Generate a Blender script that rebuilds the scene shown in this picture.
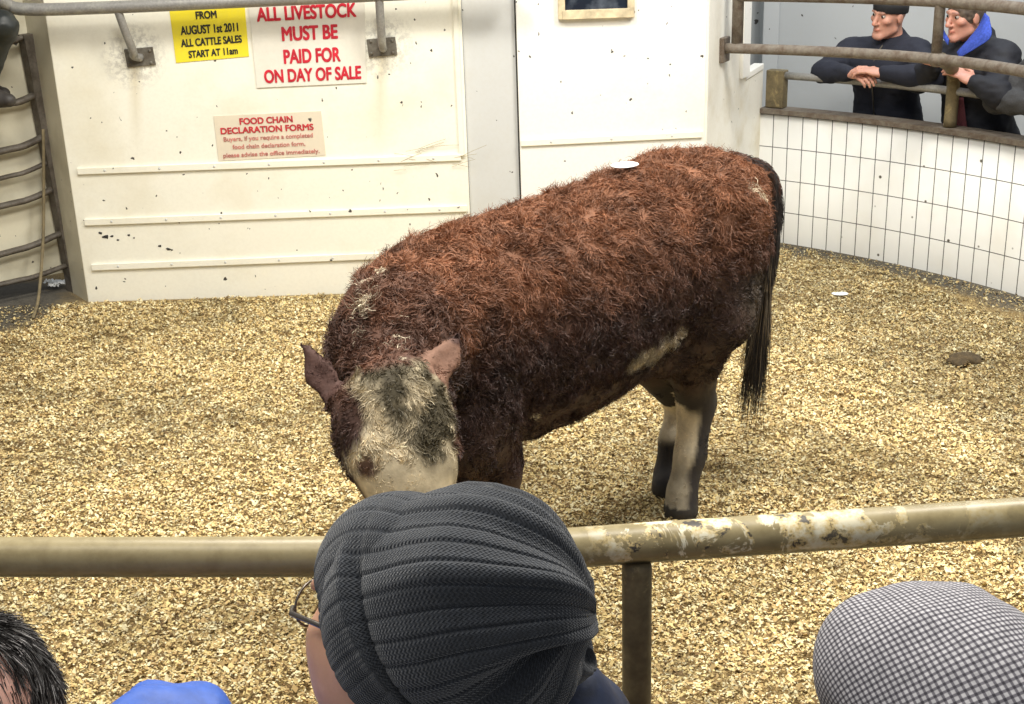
import bpy, bmesh, math, random
import numpy as np
from mathutils import Vector, Matrix

for o in list(bpy.data.objects):
    bpy.data.objects.remove(o)
scene = bpy.context.scene
COL = scene.collection
rng = np.random.default_rng(7)
random.seed(7)

# ------------------------------------------------------------------ camera, world, lights, exposure
FPX, PITCH, ROLL, CAMH = 1300.0, math.radians(20.0), math.radians(1.9), 2.1
_F = np.array([0, math.cos(PITCH), -math.sin(PITCH)])
_R0 = np.array([1.0, 0, 0])
_U0 = np.array([0, math.sin(PITCH), math.cos(PITCH)])
_R = _R0 * math.cos(ROLL) - _U0 * math.sin(ROLL)
_U = _U0 * math.cos(ROLL) + _R0 * math.sin(ROLL)
_P = np.array([0, 0, CAMH])
cd = bpy.data.cameras.new('camera')
cam = bpy.data.objects.new('camera', cd)
COL.objects.link(cam)
cd.sensor_width = 36.0
cd.lens = FPX / 1024 * 36
cd.clip_start = 0.05
M = Matrix.Identity(4)
for i in range(3):
    M[i][0], M[i][1], M[i][2], M[i][3] = _R[i], _U[i], -_F[i], _P[i]
cam.matrix_world = M
scene.camera = cam

world = bpy.data.worlds.new('world')
scene.world = world
world.use_nodes = True
world.node_tree.nodes['Background'].inputs[0].default_value = (0.90, 0.92, 0.96, 1)
world.node_tree.nodes['Background'].inputs[1].default_value = 0.32


def area(name, loc, size, power, col=(1, .96, .88), target=None, sizey=None):
    l = bpy.data.lights.new(name, 'AREA')
    l.energy = power
    l.color = col
    l.shape = 'RECTANGLE'
    l.size = size
    l.size_y = sizey or size
    o = bpy.data.objects.new(name, l)
    COL.objects.link(o)
    o.location = loc
    if target is not None:
        o.rotation_euler = (Vector(target) - Vector(loc)).to_track_quat('-Z', 'Y').to_euler()
    return o


area('ceiling_lamp_ring', (-1.0, 4.2, 4.6), 1.2, 150, target=(-0.3, 4.8, 0))
area('ceiling_lamp_door', (2.5, 4.0, 4.5), 1.2, 190, target=(0.9, 5.2, 0))
area('ceiling_lamp_front', (0.2, 2.3, 4.4), 1.2, 120, target=(0.0, 5.2, 0.6))
area('ceiling_lamp_gallery', (2.6, 7.4, 4.2), 1.0, 60, col=(.86, .93, 1), target=(2.6, 7.6, 0))
area('fill_light_seats', (-1.4, 1.3, 4.3), 1.0, 36, target=(-.3, 1.2, 1.3))  # added fill light, brightens the near spectators
vs = scene.view_settings
vs.view_transform = 'Standard'
vs.look = 'None'
vs.exposure = 0.06
vs.gamma = 1.0
vs.use_curve_mapping = False


# ------------------------------------------------------------------ measuring helpers
def ray(x, y):
    d = _F * FPX + _R * (x - 512) - _U * (y - 352)
    return d / np.linalg.norm(d)


def on_y(x, y, Y):
    d = ray(x, y)
    return _P + d * (Y / d[1])


def on_z(x, y, z=0.0):
    d = ray(x, y)
    return _P + d * ((z - CAMH) / d[2])


def at_depth(x, y, D):
    d = ray(x, y)
    return _P + d * (D / (d @ _F))


def unit(v):
    v = np.array(v, float)
    return v / np.linalg.norm(v)


# ------------------------------------------------------------------ materials
def new_mat(name):
    m = bpy.data.materials.new(name)
    m.use_nodes = True
    nt = m.node_tree
    b = nt.nodes['Principled BSDF']
    return m, nt, b


def N(nt, t, **kw):
    n = nt.nodes.new(t)
    for k, v in kw.items():
        if k.startswith('_'):
            setattr(n, k[1:], v)
        else:
            n.inputs[k.replace('__', ' ')].default_value = v
    return n


def ramp(nt, fac, stops):
    r = nt.nodes.new('ShaderNodeValToRGB')
    el = r.color_ramp.elements
    while len(el) < len(stops):
        el.new(0.5)
    for e, (p, c) in zip(el, stops):
        e.position = p
        e.color = (*c, 1) if len(c) == 3 else c
    nt.links.new(fac, r.inputs[0])
    return r.outputs[0]


def mixc(nt, fac, a, b, mode='MIX'):
    n = nt.nodes.new('ShaderNodeMix')
    n.data_type = 'RGBA'
    n.blend_type = mode
    for s, v in ((n.inputs[0], fac), (n.inputs[6], a), (n.inputs[7], b)):
        if hasattr(v, 'node'):
            nt.links.new(v, s)
        else:
            s.default_value = v if not isinstance(v, tuple) else ((*v, 1) if len(v) == 3 else v)
    return n.outputs[2]


def objco(nt):
    t = nt.nodes.new('ShaderNodeTexCoord')
    return t.outputs['Object']


def noise(nt, co, scale, detail=4, rough=.55, dist=0):
    n = N(nt, 'ShaderNodeTexNoise', Scale=scale, Detail=detail, Roughness=rough, Distortion=dist)
    nt.links.new(co, n.inputs['Vector'])
    return n.outputs['Fac']


def bump(nt, b, h, strength=.3, dist=.01):
    n = N(nt, 'ShaderNodeBump', Strength=strength, Distance=dist)
    nt.links.new(h, n.inputs['Height'])
    nt.links.new(n.outputs[0], b.inputs['Normal'])


def plain(name, col, rough=.6, metal=0, nscale=30, var=.25, bstr=.15, bdist=.004):
    m, nt, b = new_mat(name)
    co = objco(nt)
    f = noise(nt, co, nscale)
    d = tuple(c * (1 - var) for c in col)
    u = tuple(min(1, c * (1 + var)) for c in col)
    nt.links.new(ramp(nt, f, [(.3, d), (.7, u)]), b.inputs['Base Color'])
    b.inputs['Roughness'].default_value = rough
    b.inputs['Metallic'].default_value = metal
    bump(nt, b, f, bstr, bdist)
    return m


def painted(name, base, stain=(.55, .45, .22), stain_amt=.5, speck=.5, rough=.45, stain_scale=1.6, spsc=9.0, runs=()):
    """white painted sheet, yellowed patches, dark muck specks"""
    m, nt, b = new_mat(name)
    co = objco(nt)
    f = noise(nt, co, stain_scale, 5, .6)
    sf = ramp(nt, f, [(.50, (0, 0, 0)), (.78, (stain_amt,) * 3)])
    c = mixc(nt, sf, base, stain)
    f2 = noise(nt, co, 60, 3)
    c = mixc(nt, ramp(nt, f2, [(.4, (.0,) * 3), (.8, (.10,) * 3)]), c, (.45, .40, .30))
    # grimy halo and run mark where a bracket is bolted on: (x, z, dx per metre down)
    for rx, rz, sl_ in runs:
        sx_ = N(nt, 'ShaderNodeSeparateXYZ')
        nt.links.new(co, sx_.inputs[0])
        def M2(op, a_, b_=None, c_=None, clamp=False):
            n_ = N(nt, 'ShaderNodeMath', _operation=op, _use_clamp=clamp)
            for i_, q_ in enumerate((a_, b_, c_)):
                if q_ is None:
                    continue
                if hasattr(q_, 'node'):
                    nt.links.new(q_, n_.inputs[i_])
                else:
                    n_.inputs[i_].default_value = q_
            return n_.outputs[0]
        dz_ = M2('SUBTRACT', sx_.outputs[2], rz)
        dx_ = M2('ABSOLUTE', M2('SUBTRACT', M2('MULTIPLY_ADD', dz_, -sl_, sx_.outputs[0]), rx))
        run = M2('MULTIPLY', M2('SUBTRACT', 1.0, M2('MULTIPLY', dx_, 22.0), clamp=True), M2('MULTIPLY', M2('LESS_THAN', dz_, 0.0), M2('MULTIPLY_ADD', dz_, 1.9, 1.0, True)))
        c = mixc(nt, M2('MULTIPLY', run, .55), c, (.50, .40, .20))
        rr2 = M2('SQRT', M2('ADD', M2('MULTIPLY', dx_, dx_), M2('MULTIPLY', dz_, dz_)))
        halo = M2('SUBTRACT', 1.0, M2('MULTIPLY', rr2, 5.5), clamp=True)
        nh_ = ramp(nt, noise(nt, co, 32, 5, .7), [(.45, (0, 0, 0)), (.58, (1, 1, 1))])
        c = mixc(nt, M2('MULTIPLY', M2('POWER', halo, .7), M2('MULTIPLY', nh_, .75)), c, (.30, .28, .25))
    # specks: sparse irregular spots
    mp = N(nt, 'ShaderNodeMapping')
    mp.inputs['Scale'].default_value = (1.0, 1.0, .75)
    wob = N(nt, 'ShaderNodeTexNoise', Scale=28.0, Detail=2.0)
    nt.links.new(co, wob.inputs['Vector'])
    wm = N(nt, 'ShaderNodeVectorMath', _operation='MULTIPLY_ADD')
    nt.links.new(wob.outputs['Color'], wm.inputs[0])
    wm.inputs[1].default_value = (.045, .045, .045)
    nt.links.new(co, wm.inputs[2])
    nt.links.new(wm.outputs[0], mp.inputs[0])
    for sc, th in ((spsc * .6, .06), (spsc * 1.1, .075), (spsc * 2.0, .09)):
        v = N(nt, 'ShaderNodeTexVoronoi', Scale=sc, Randomness=1.0)
        nt.links.new(mp.outputs[0], v.inputs['Vector'])
        gate = N(nt, 'ShaderNodeSeparateColor')
        nt.links.new(v.outputs['Color'], gate.inputs[0])
        th_n = N(nt, 'ShaderNodeMath', _operation='MULTIPLY')
        nt.links.new(gate.outputs[0], th_n.inputs[0])
        th_n.inputs[1].default_value = th * 1.3
        sub = N(nt, 'ShaderNodeMath', _operation='SUBTRACT')
        nt.links.new(th_n.outputs[0], sub.inputs[0])
        nt.links.new(v.outputs['Distance'], sub.inputs[1])
        g2 = N(nt, 'ShaderNodeMath', _operation='GREATER_THAN')
        nt.links.new(gate.outputs[1], g2.inputs[0])
        g2.inputs[1].default_value = 1 - speck
        mul = N(nt, 'ShaderNodeMath', _operation='MULTIPLY', _use_clamp=True)
        sm = N(nt, 'ShaderNodeMath', _operation='MULTIPLY', _use_clamp=True)
        sm.inputs[1].default_value = 60
        nt.links.new(sub.outputs[0], sm.inputs[0])
        nt.links.new(sm.outputs[0], mul.inputs[0])
        nt.links.new(g2.outputs[0], mul.inputs[1])
        c = mixc(nt, mul.outputs[0], c, (.05, .045, .04))
    nt.links.new(c, b.inputs['Base Color'])
    b.inputs['Roughness'].default_value = rough
    bump(nt, b, noise(nt, co, 5, 3), .12, .01)
    return m


def metal_old(name, base, patch, pf=(.5, .62), rough=.55, scale=14, metal=.0, patch2=None):
    m, nt, b = new_mat(name)
    co = objco(nt)
    f = noise(nt, co, scale, 6, .65)
    c = ramp(nt, f, [(pf[0], base), (pf[1], patch)])
    if patch2:
        f2 = noise(nt, co, scale * .6, 5, .7, 1.0)
        c = mixc(nt, ramp(nt, f2, [(.56, (0, 0, 0)), (.60, (1, 1, 1))]), c, patch2)
    f3 = noise(nt, co, 90, 3)
    c = mixc(nt, .35, c, ramp(nt, f3, [(.3, (.25,) * 3), (.7, (1,) * 3)]), 'MULTIPLY')
    nt.links.new(c, b.inputs['Base Color'])
    b.inputs['Roughness'].default_value = rough
    b.inputs['Metallic'].default_value = metal
    bump(nt, b, f, .35, .006)
    return m


def vcol_mat(name, rough=.6, bscale=0, bstr=.3, sss=0, bdist=.004):
    m, nt, b = new_mat(name)
    a = N(nt, 'ShaderNodeAttribute', _attribute_name='col')
    c = a.outputs['Color']
    if bscale:
        co = objco(nt)
        f = noise(nt, co, bscale, 5)
        c = mixc(nt, .5, c, ramp(nt, f, [(.25, (.45,) * 3), (.75, (1.0,) * 3)]), 'MULTIPLY')
        bump(nt, b, f, bstr, bdist)
    nt.links.new(c, b.inputs['Base Color'])
    b.inputs['Roughness'].default_value = rough
    if sss:
        b.inputs['Subsurface Weight'].default_value = sss
        b.inputs['Subsurface Scale'].default_value = .01
    return m


# ------------------------------------------------------------------ object helpers
def tag(o, label=None, cat=None, group=None, kind=None):
    if label:
        o['label'] = label
    if cat:
        o['category'] = cat
    if group:
        o['group'] = group
    if kind:
        o['kind'] = kind
    return o


def empty(name, loc, label=None, cat=None, group=None, kind=None):
    o = bpy.data.objects.new(name, None)
    COL.objects.link(o)
    o.location = tuple(loc)
    o.empty_display_size = .1
    return tag(o, label, cat, group, kind)


def link(name, me, mat, parent=None, smooth=True, bevel=0):
    o = bpy.data.objects.new(name, me)
    COL.objects.link(o)
    if mat:
        me.materials.append(mat)
    if smooth:
        me.polygons.foreach_set('use_smooth', np.ones(len(me.polygons), dtype=bool))
    if parent is not None:
        o.parent = parent
        q, off = parent, Vector((0, 0, 0))
        while q is not None:      # geometry is given in world coordinates
            off += q.location
            q = q.parent
        o.location = -off
    if bevel:
        bv = o.modifiers.new('bevel', 'BEVEL')
        bv.width = bevel
        bv.segments = 2
        bv.limit_method = 'ANGLE'
        bv.angle_limit = math.radians(40)
    me.update()
    return o


class MB:
    def __init__(s):
        s.v, s.f = [], []

    def add(s, V, F):
        n = len(s.v)
        s.v += [tuple(map(float, p)) for p in V]
        s.f += [tuple(i + n for i in f) for f in F]
        return s

    def hexa(s, bottom, top):
        V = list(bottom) + list(top)
        F = [(3, 2, 1, 0), (4, 5, 6, 7)] + [(i, (i + 1) % 4, (i + 1) % 4 + 4, i + 4) for i in range(4)]
        return s.add(V, F)

    def box(s, c, x, y, z):
        """c centre; x,y,z half-axis vectors"""
        c, x, y, z = (np.array(q, float) for q in (c, x, y, z))
        b = [c - x - y - z, c + x - y - z, c + x + y - z, c - x + y - z]
        return s.hexa(b, [p + 2 * z for p in b])

    def abox(s, a, b):
        a, b = np.array(a, float), np.array(b, float)
        h = (b - a) / 2
        return s.box((a + b) / 2, (h[0], 0, 0), (0, h[1], 0), (0, 0, h[2]))

    def prism(s, poly, d):
        d = np.array(d, float)
        A = [np.array(p, float) for p in poly]
        n = len(A)
        F = [tuple(range(n))[::-1], tuple(range(n, 2 * n))]
        F += [(i, (i + 1) % n, (i + 1) % n + n, i + n) for i in range(n)]
        return s.add(A + [p + d for p in A], F)

    def tube(s, pts, r, n=16, cap=True, squash=None):
        pts = [np.array(p, float) for p in pts]
        m = len(pts)
        rs = [r] * m if np.isscalar(r) else list(r)
        prev = None
        V = []
        for i in range(m):
            t = unit(pts[min(i + 1, m - 1)] - pts[max(i - 1, 0)])
            if prev is None:
                ref = np.array([0, 0, 1.0]) if abs(t[2]) < .9 else np.array([1.0, 0, 0])
                u = unit(np.cross(t, ref))
            else:
                u = unit(prev - t * (prev @ t))
            prev = u
            w = np.cross(t, u)
            for k in range(n):
                a = 2 * math.pi * k / n
                V.append(pts[i] + rs[i] * (math.cos(a) * u + math.sin(a) * w * (squash or 1)))
        F = []
        for i in range(m - 1):
            for k in range(n):
                k2 = (k + 1) % n
                F.append((i * n + k, i * n + k2, (i + 1) * n + k2, (i + 1) * n + k))
        if cap:
            F.append(tuple(range(n))[::-1])
            F.append(tuple(range((m - 1) * n, m * n)))
        return s.add(V, F)

    def ell(s, c, rx, ry, rz, A=None, nu=20, nv=12):
        A = np.eye(3) if A is None else np.array(A, float)
        V = [np.array(c) + A[2] * rz]
        for j in range(1, nv):
            t = math.pi * j / nv
            for i in range(nu):
                p = 2 * math.pi * i / nu
                V.append(np.array(c) + A[0] * rx * math.sin(t) * math.cos(p) + A[1] * ry * math.sin(t) * math.sin(p) + A[2] * rz * math.cos(t))
        V.append(np.array(c) - A[2] * rz)
        F = [(0, 1 + i, 1 + (i + 1) % nu) for i in range(nu)]
        for j in range(nv - 2):
            for i in range(nu):
                a, b2 = 1 + j * nu + i, 1 + j * nu + (i + 1) % nu
                F.append((a, a + nu, b2 + nu, b2))
        last = len(V) - 1
        F += [(last, last - nu + (i + 1) % nu, last - nu + i) for i in range(nu)]
        return s.add(V, F)

    def mesh(s, name):
        me = bpy.data.meshes.new(name)
        me.from_pydata(s.v, [], s.f)
        me.validate()
        bm = bmesh.new()
        bm.from_mesh(me)
        bmesh.ops.recalc_face_normals(bm, faces=bm.faces)
        bm.to_mesh(me)
        bm.free()
        return me

    def build(s, name, mat, parent=None, smooth=False, bevel=0):
        return link(name, s.mesh(name), mat, parent, smooth, bevel)


def smooth_path(pts, k=6):
    """Catmull-Rom through the points"""
    P = [np.array(p, float) for p in pts]
    P = [2 * P[0] - P[1]] + P + [2 * P[-1] - P[-2]]
    out = []
    for i in range(1, len(P) - 2):
        for j in range(k):
            t = j / k
            a, b, c, d = P[i - 1], P[i], P[i + 1], P[i + 2]
            out.append(.5 * (2 * b + (c - a) * t + (2 * a - 5 * b + 4 * c - d) * t * t + (3 * b - a - 3 * c + d) * t ** 3))
    out.append(P[-2])
    return out


def quad_mesh(name, V, F, mat, parent=None, smooth=True, col=None, uv=None):
    """numpy verts (n,3), quads (m,4)"""
    me = bpy.data.meshes.new(name)
    nv, nf = len(V), len(F)
    me.vertices.add(nv)
    me.vertices.foreach_set('co', np.ascontiguousarray(V, dtype=np.float32).ravel())
    me.loops.add(nf * 4)
    me.loops.foreach_set('vertex_index', np.ascontiguousarray(F, dtype=np.int32).ravel())
    me.polygons.add(nf)
    me.polygons.foreach_set('loop_start', np.arange(0, nf * 4, 4, dtype=np.int32))
    me.polygons.foreach_set('loop_total', np.full(nf, 4, dtype=np.int32))
    me.update(calc_edges=True)
    if col is not None:
        a = me.color_attributes.new('col', 'FLOAT_COLOR', 'POINT')
        a.data.foreach_set('color', np.concatenate([col, np.ones((nv, 1))], 1).astype(np.float32).ravel())
    if uv is not None:
        l = me.uv_layers.new(name='uv')
        l.data.foreach_set('uv', uv[F.ravel()].astype(np.float32).ravel())
    return link(name, me, mat, parent, smooth)


def vnoise(p, scale, seed=0):
    """smooth value noise in [-1,1] for (n,3) points"""
    r = np.random.default_rng(1000 + seed)
    L = r.uniform(-1, 1, (32, 32, 32))
    q = np.asarray(p) * scale + 100.0
    i = np.floor(q).astype(int)
    f = q - i
    f = f * f * (3 - 2 * f)
    out = 0
    for dx in (0, 1):
        for dy in (0, 1):
            for dz in (0, 1):
                w = (f[:, 0] if dx else 1 - f[:, 0]) * (f[:, 1] if dy else 1 - f[:, 1]) * (f[:, 2] if dz else 1 - f[:, 2])
                out = out + w * L[(i[:, 0] + dx) % 32, (i[:, 1] + dy) % 32, (i[:, 2] + dz) % 32]
    return out


# ------------------------------------------------------------------ smooth blended solids -> one continuous surface
class Field:
    def __init__(s, lo, hi, h):
        s.lo, s.h = np.array(lo, float), h
        s.n = np.ceil((np.array(hi, float) - s.lo) / h).astype(int) + 1
        s.F = np.full(s.n, .25, dtype=np.float32)

    def _sub(s, lo, hi):
        a = np.clip(np.floor((lo - s.lo) / s.h).astype(int), 0, s.n)
        b = np.clip(np.ceil((hi - s.lo) / s.h).astype(int) + 1, 0, s.n)
        if np.any(b - a < 1):
            return None, None
        ax = [s.lo[i] + s.h * np.arange(a[i], b[i]) for i in range(3)]
        X, Y, Z = np.meshgrid(*ax, indexing='ij')
        return (slice(a[0], b[0]), slice(a[1], b[1]), slice(a[2], b[2])), (X, Y, Z)

    def _merge(s, sl, d, k, cut=False):
        F = s.F[sl]
        d = d.astype(np.float32)
        if cut:
            F2 = -F
            h = np.clip(.5 + .5 * (d - F2) / k, 0, 1)
            s.F[sl] = -((d * (1 - h) + F2 * h) - k * h * (1 - h))
            s.F[sl] = np.maximum(F, -d)
        else:
            h = np.clip(.5 + .5 * (d - F) / k, 0, 1)
            s.F[sl] = d * (1 - h) + F * h - k * h * (1 - h)

    def cone(s, p0, p1, r0, r1, k=.03, flat=None):
        """tapered capsule; flat=(axis, factor) thins it along a direction"""
        p0, p1 = np.array(p0, float), np.array(p1, float)
        rm = max(r0, r1) + 2.5 * k + 3 * s.h
        sl, G = s._sub(np.minimum(p0, p1) - rm, np.maximum(p0, p1) + rm)
        if sl is None:
            return s
        ab = p1 - p0
        L2 = max(ab @ ab, 1e-9)
        dx, dy, dz = G[0] - p0[0], G[1] - p0[1], G[2] - p0[2]
        t = np.clip((dx * ab[0] + dy * ab[1] + dz * ab[2]) / L2, 0, 1)
        qx, qy, qz = dx - t * ab[0], dy - t * ab[1], dz - t * ab[2]
        if flat is not None:
            ax, fc = unit(flat[0]), flat[1]
            w = qx * ax[0] + qy * ax[1] + qz * ax[2]
            g = w * (1 / fc - 1)
            qx, qy, qz = qx + ax[0] * g, qy + ax[1] * g, qz + ax[2] * g
        d = np.sqrt(qx * qx + qy * qy + qz * qz) - (r0 + (r1 - r0) * t)
        if flat is not None:
            d = d * max(min(1, flat[1]), .5)
        s._merge(sl, d, k)
        return s

    def chain(s, pts, rs, k=.03, flat=None):
        for i in range(len(pts) - 1):
            s.cone(pts[i], pts[i + 1], rs[i], rs[i + 1], k, flat)
        return s

    def ell(s, c, r, A=None, k=.03, cut=False):
        c, r = np.array(c, float), np.array(r, float)
        A = np.eye(3) if A is None else np.array(A, float)
        rm = r.max() + 2.5 * k + 3 * s.h
        sl, G = s._sub(c - rm, c + rm)
        if sl is None:
            return s
        d = [G[i] - c[i] for i in range(3)]
        q = [A[j][0] * d[0] + A[j][1] * d[1] + A[j][2] * d[2] for j in range(3)]
        k0 = np.sqrt(sum((q[j] / r[j]) ** 2 for j in range(3)))
        k1 = np.sqrt(sum((q[j] / r[j] ** 2) ** 2 for j in range(3))) + 1e-9
        s._merge(sl, k0 * (k0 - 1) / k1, k, cut)
        return s

    def loft(s, O, e, sd, st, k=.03):
        """elliptical trunk along e: stations (a, top, bottom, halfwidth[, side shift])"""
        O, e, sd = np.array(O, float), np.array(e, float), np.array(sd, float)
        st = np.array([t if len(t) == 5 else (*t, 0) for t in st], float)
        pad = .12
        ends = np.array([O + e * a + sd * (w * q + sh) + np.array([0, 0, z]) for a, tp, bt, w, sh in st for q in (-1, 1) for z in (tp, bt)])
        sl, G = s._sub(ends.min(0) - pad, ends.max(0) + pad)
        a = (G[0] - O[0]) * e[0] + (G[1] - O[1]) * e[1]
        b = (G[0] - O[0]) * sd[0] + (G[1] - O[1]) * sd[1]
        z = G[2] - O[2]
        ac = np.clip(a, st[0, 0], st[-1, 0])
        # smooth interpolation
        fine = np.linspace(st[0, 0], st[-1, 0], 200)
        def it(j):
            v = np.interp(fine, st[:, 0], st[:, j])
            v = np.convolve(np.pad(v, 12, mode='edge'), np.ones(25) / 25, 'valid')
            return np.interp(ac, fine, v)
        tp, bt, w, sh = it(1), it(2), it(3), it(4)
        hz, cz = (tp - bt) / 2, (tp + bt) / 2
        q = np.sqrt(((b - sh) / w) ** 2 + ((z - cz) / hz) ** 2)
        d = (q - 1) * np.minimum(w, hz)
        ov = np.maximum(np.abs(a - ac), 0)
        d = np.where(ov > 0, np.sqrt(np.maximum(d, 0) ** 2 + ov ** 2), d)
        s._merge(sl, d, k)
        return s

    def surface(s):
        F, h = s.F, s.h
        n = np.array(F.shape)
        S = F < 0
        # vertex per mixed cell
        c = n - 1
        cnt = np.zeros(c, np.int8)
        corners = [(i, j, k) for i in (0, 1) for j in (0, 1) for k in (0, 1)]
        for (i, j, k) in corners:
            cnt += S[i:i + c[0], j:j + c[1], k:k + c[2]]
        mixed = (cnt > 0) & (cnt < 8)
        I = np.argwhere(mixed)
        idx = np.full(c, -1, np.int64)
        idx[mixed] = np.arange(len(I))
        val = {q: F[I[:, 0] + q[0], I[:, 1] + q[1], I[:, 2] + q[2]] for q in corners}
        acc = np.zeros((len(I), 3))
        num = np.zeros(len(I))
        for q in corners:
            for ax in range(3):
                if q[ax] == 0:
                    r = list(q)
                    r[ax] = 1
                    a, b = val[q], val[tuple(r)]
                    m = (a < 0) != (b < 0)
                    t = np.where(m, a / np.where(a - b == 0, 1, a - b), 0)
                    p = np.zeros((len(I), 3))
                    for x in range(3):
                        p[:, x] = q[x]
                    p[:, ax] = t
                    acc += p * m[:, None]
                    num += m
        V = s.lo + h * (I + acc / num[:, None])
        Q = []
        for ax in range(3):
            u, v = (ax + 1) % 3, (ax + 2) % 3
            a = [slice(None)] * 3
            b = [slice(None)] * 3
            a[ax] = slice(0, -1)
            b[ax] = slice(1, None)
            A, B = S[tuple(a)], S[tuple(b)]
            E = np.argwhere(A != B)
            ok = (E[:, u] > 0) & (E[:, v] > 0) & (E[:, u] < n[u] - 1) & (E[:, v] < n[v] - 1)
            E = E[ok]
            flip = A[E[:, 0], E[:, 1], E[:, 2]]
            def cell(du, dv):
                q = E.copy()
                q[:, u] += du
                q[:, v] += dv
                return idx[q[:, 0], q[:, 1], q[:, 2]]
            q = np.stack([cell(-1, -1), cell(0, -1), cell(0, 0), cell(-1, 0)], 1)
            q[~flip] = q[~flip][:, ::-1]
            Q.append(q)
        Q = np.concatenate(Q)
        Q = Q[(Q >= 0).all(1)]
        return V, Q


def normals_of(V, Q):
    fn = np.cross(V[Q[:, 2]] - V[Q[:, 0]], V[Q[:, 3]] - V[Q[:, 1]])
    nr = np.zeros_like(V)
    for i in range(4):
        np.add.at(nr, Q[:, i], fn)
    return nr / (np.linalg.norm(nr, axis=1, keepdims=True) + 1e-12)


def relax(V, Q, it=2, lam=.5):
    for _ in range(it):
        s = np.zeros_like(V)
        c = np.zeros(len(V))
        for i in range(4):
            np.add.at(s, Q[:, i], V[Q[:, (i + 1) % 4]])
            np.add.at(s, Q[:, i], V[Q[:, (i - 1) % 4]])
            np.add.at(c, Q[:, i], 2)
        V = V + lam * (s / np.maximum(c, 1)[:, None] - V)
    return V


def strands(name, root, d0, d1, length, width, col, mat, parent, seg=5, curl=None):
    """tapered ribbons that start along d0 and bend toward d1; curl=(radius, turns)"""
    n = len(root)
    t = np.linspace(0, 1, seg)
    V = np.zeros((n, seg, 2, 3))
    d0 = d0 / np.linalg.norm(d0, axis=1, keepdims=True)
    d1 = d1 / np.linalg.norm(d1, axis=1, keepdims=True)
    r = rng.normal(size=(n, 3))
    sd = np.cross(d0 + .3 * d1, r)
    sd /= np.linalg.norm(sd, axis=1, keepdims=True) + 1e-9
    up = np.cross(d0, sd)
    p = root.copy()
    ph = rng.uniform(0, 6.28, n)
    for i in range(seg):
        tt = t[i]
        pos = p
        if curl is not None:
            rad, turns = curl
            a = ph + turns * 6.28 * tt
            pos = p + (np.asarray(rad) * min(1, tt * 2))[:, None] * (np.cos(a)[:, None] * sd + np.sin(a)[:, None] * up)
        w = (width * (1 - .75 * tt))[:, None] / 2
        V[:, i, 0] = pos - sd * w
        V[:, i, 1] = pos + sd * w
        dd = d0 * (1 - tt) + d1 * tt
        p = p + dd * (length / (seg - 1))[:, None]
    V = V.reshape(-1, 3)
    base = (np.arange(n) * seg * 2)[:, None, None]
    k = (np.arange(seg - 1) * 2)[None, :, None]
    F = (base + k + np.array([0, 1, 3, 2])[None, None, :]).reshape(-1, 4)
    C = np.repeat(col, seg * 2, axis=0)
    return quad_mesh(name, V, F, mat, parent, True, C)


def sample_surface(V, Q, n, weight=None):
    A = np.linalg.norm(np.cross(V[Q[:, 2]] - V[Q[:, 0]], V[Q[:, 3]] - V[Q[:, 1]]), axis=1)
    if weight is not None:
        A = A * weight
    f = rng.choice(len(Q), n, p=A / A.sum())
    u, v = rng.uniform(size=(2, n))
    q = Q[f]
    P = ((1 - u) * (1 - v))[:, None] * V[q[:, 0]] + (u * (1 - v))[:, None] * V[q[:, 1]] + (u * v)[:, None] * V[q[:, 2]] + ((1 - u) * v)[:, None] * V[q[:, 3]]
    return P, f, q[:, 0]


def sstep(x, a, b):
    t = np.clip((x - a) / (b - a), 0, 1)
    return t * t * (3 - 2 * t)


# ------------------------------------------------------------------ THE SETTING
WY = 6.78                                   # plane of the white sheeted end wall
_r1, _r2 = on_y(138, 56, WY), on_y(382, 48, WY)
m_white = painted('cream_paint', (.90, .88, .765), stain_amt=.35, speck=.75, runs=((_r1[0] - .02, _r1[2], .10), (_r2[0], _r2[2], .10)))
m_white2 = painted('white_paint', (.88, .87, .82), stain_amt=.25, speck=.8)
m_grey = painted('pale_grey_paint', (.60, .61, .60), stain=(.5, .47, .38), stain_amt=.35, speck=.12)
m_gal = painted('gallery_paint', (.44, .46, .47), stain=(.36, .37, .37), stain_amt=.6, speck=.9, rough=.7, spsc=7)
m_corner = painted('stained_white_paint', (.84, .82, .74), stain=(.48, .38, .16), stain_amt=.75, speck=.3, stain_scale=2.4)
m_sheet = painted('grimy_sheet', (.66, .62, .48), stain=(.30, .26, .16), stain_amt=.6, speck=.5, stain_scale=3)
m_galv = metal_old('galvanised_pipe', (.30, .29, .27), (.38, .37, .33), rough=.5, metal=.35, scale=9)
m_rust = metal_old('rusty_rail', (.21, .18, .145), (.12, .085, .06), pf=(.42, .66), rough=.7, metal=.1, scale=22)
m_post = metal_old('muddy_post', (.21, .165, .085), (.10, .078, .040), pf=(.38, .68), rough=.6, scale=13, patch2=(.27, .21, .10))
m_gate = metal_old('gate_metal', (.15, .13, .105), (.075, .06, .045), pf=(.4, .65), rough=.65, metal=.1, scale=18)
m_plate = metal_old('bracket_plate', (.17, .155, .125), (.09, .07, .05), pf=(.4, .7), rough=.65, metal=.15, scale=20)
m_dark = plain('dark_gap', (.03, .028, .025), .8)

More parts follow.
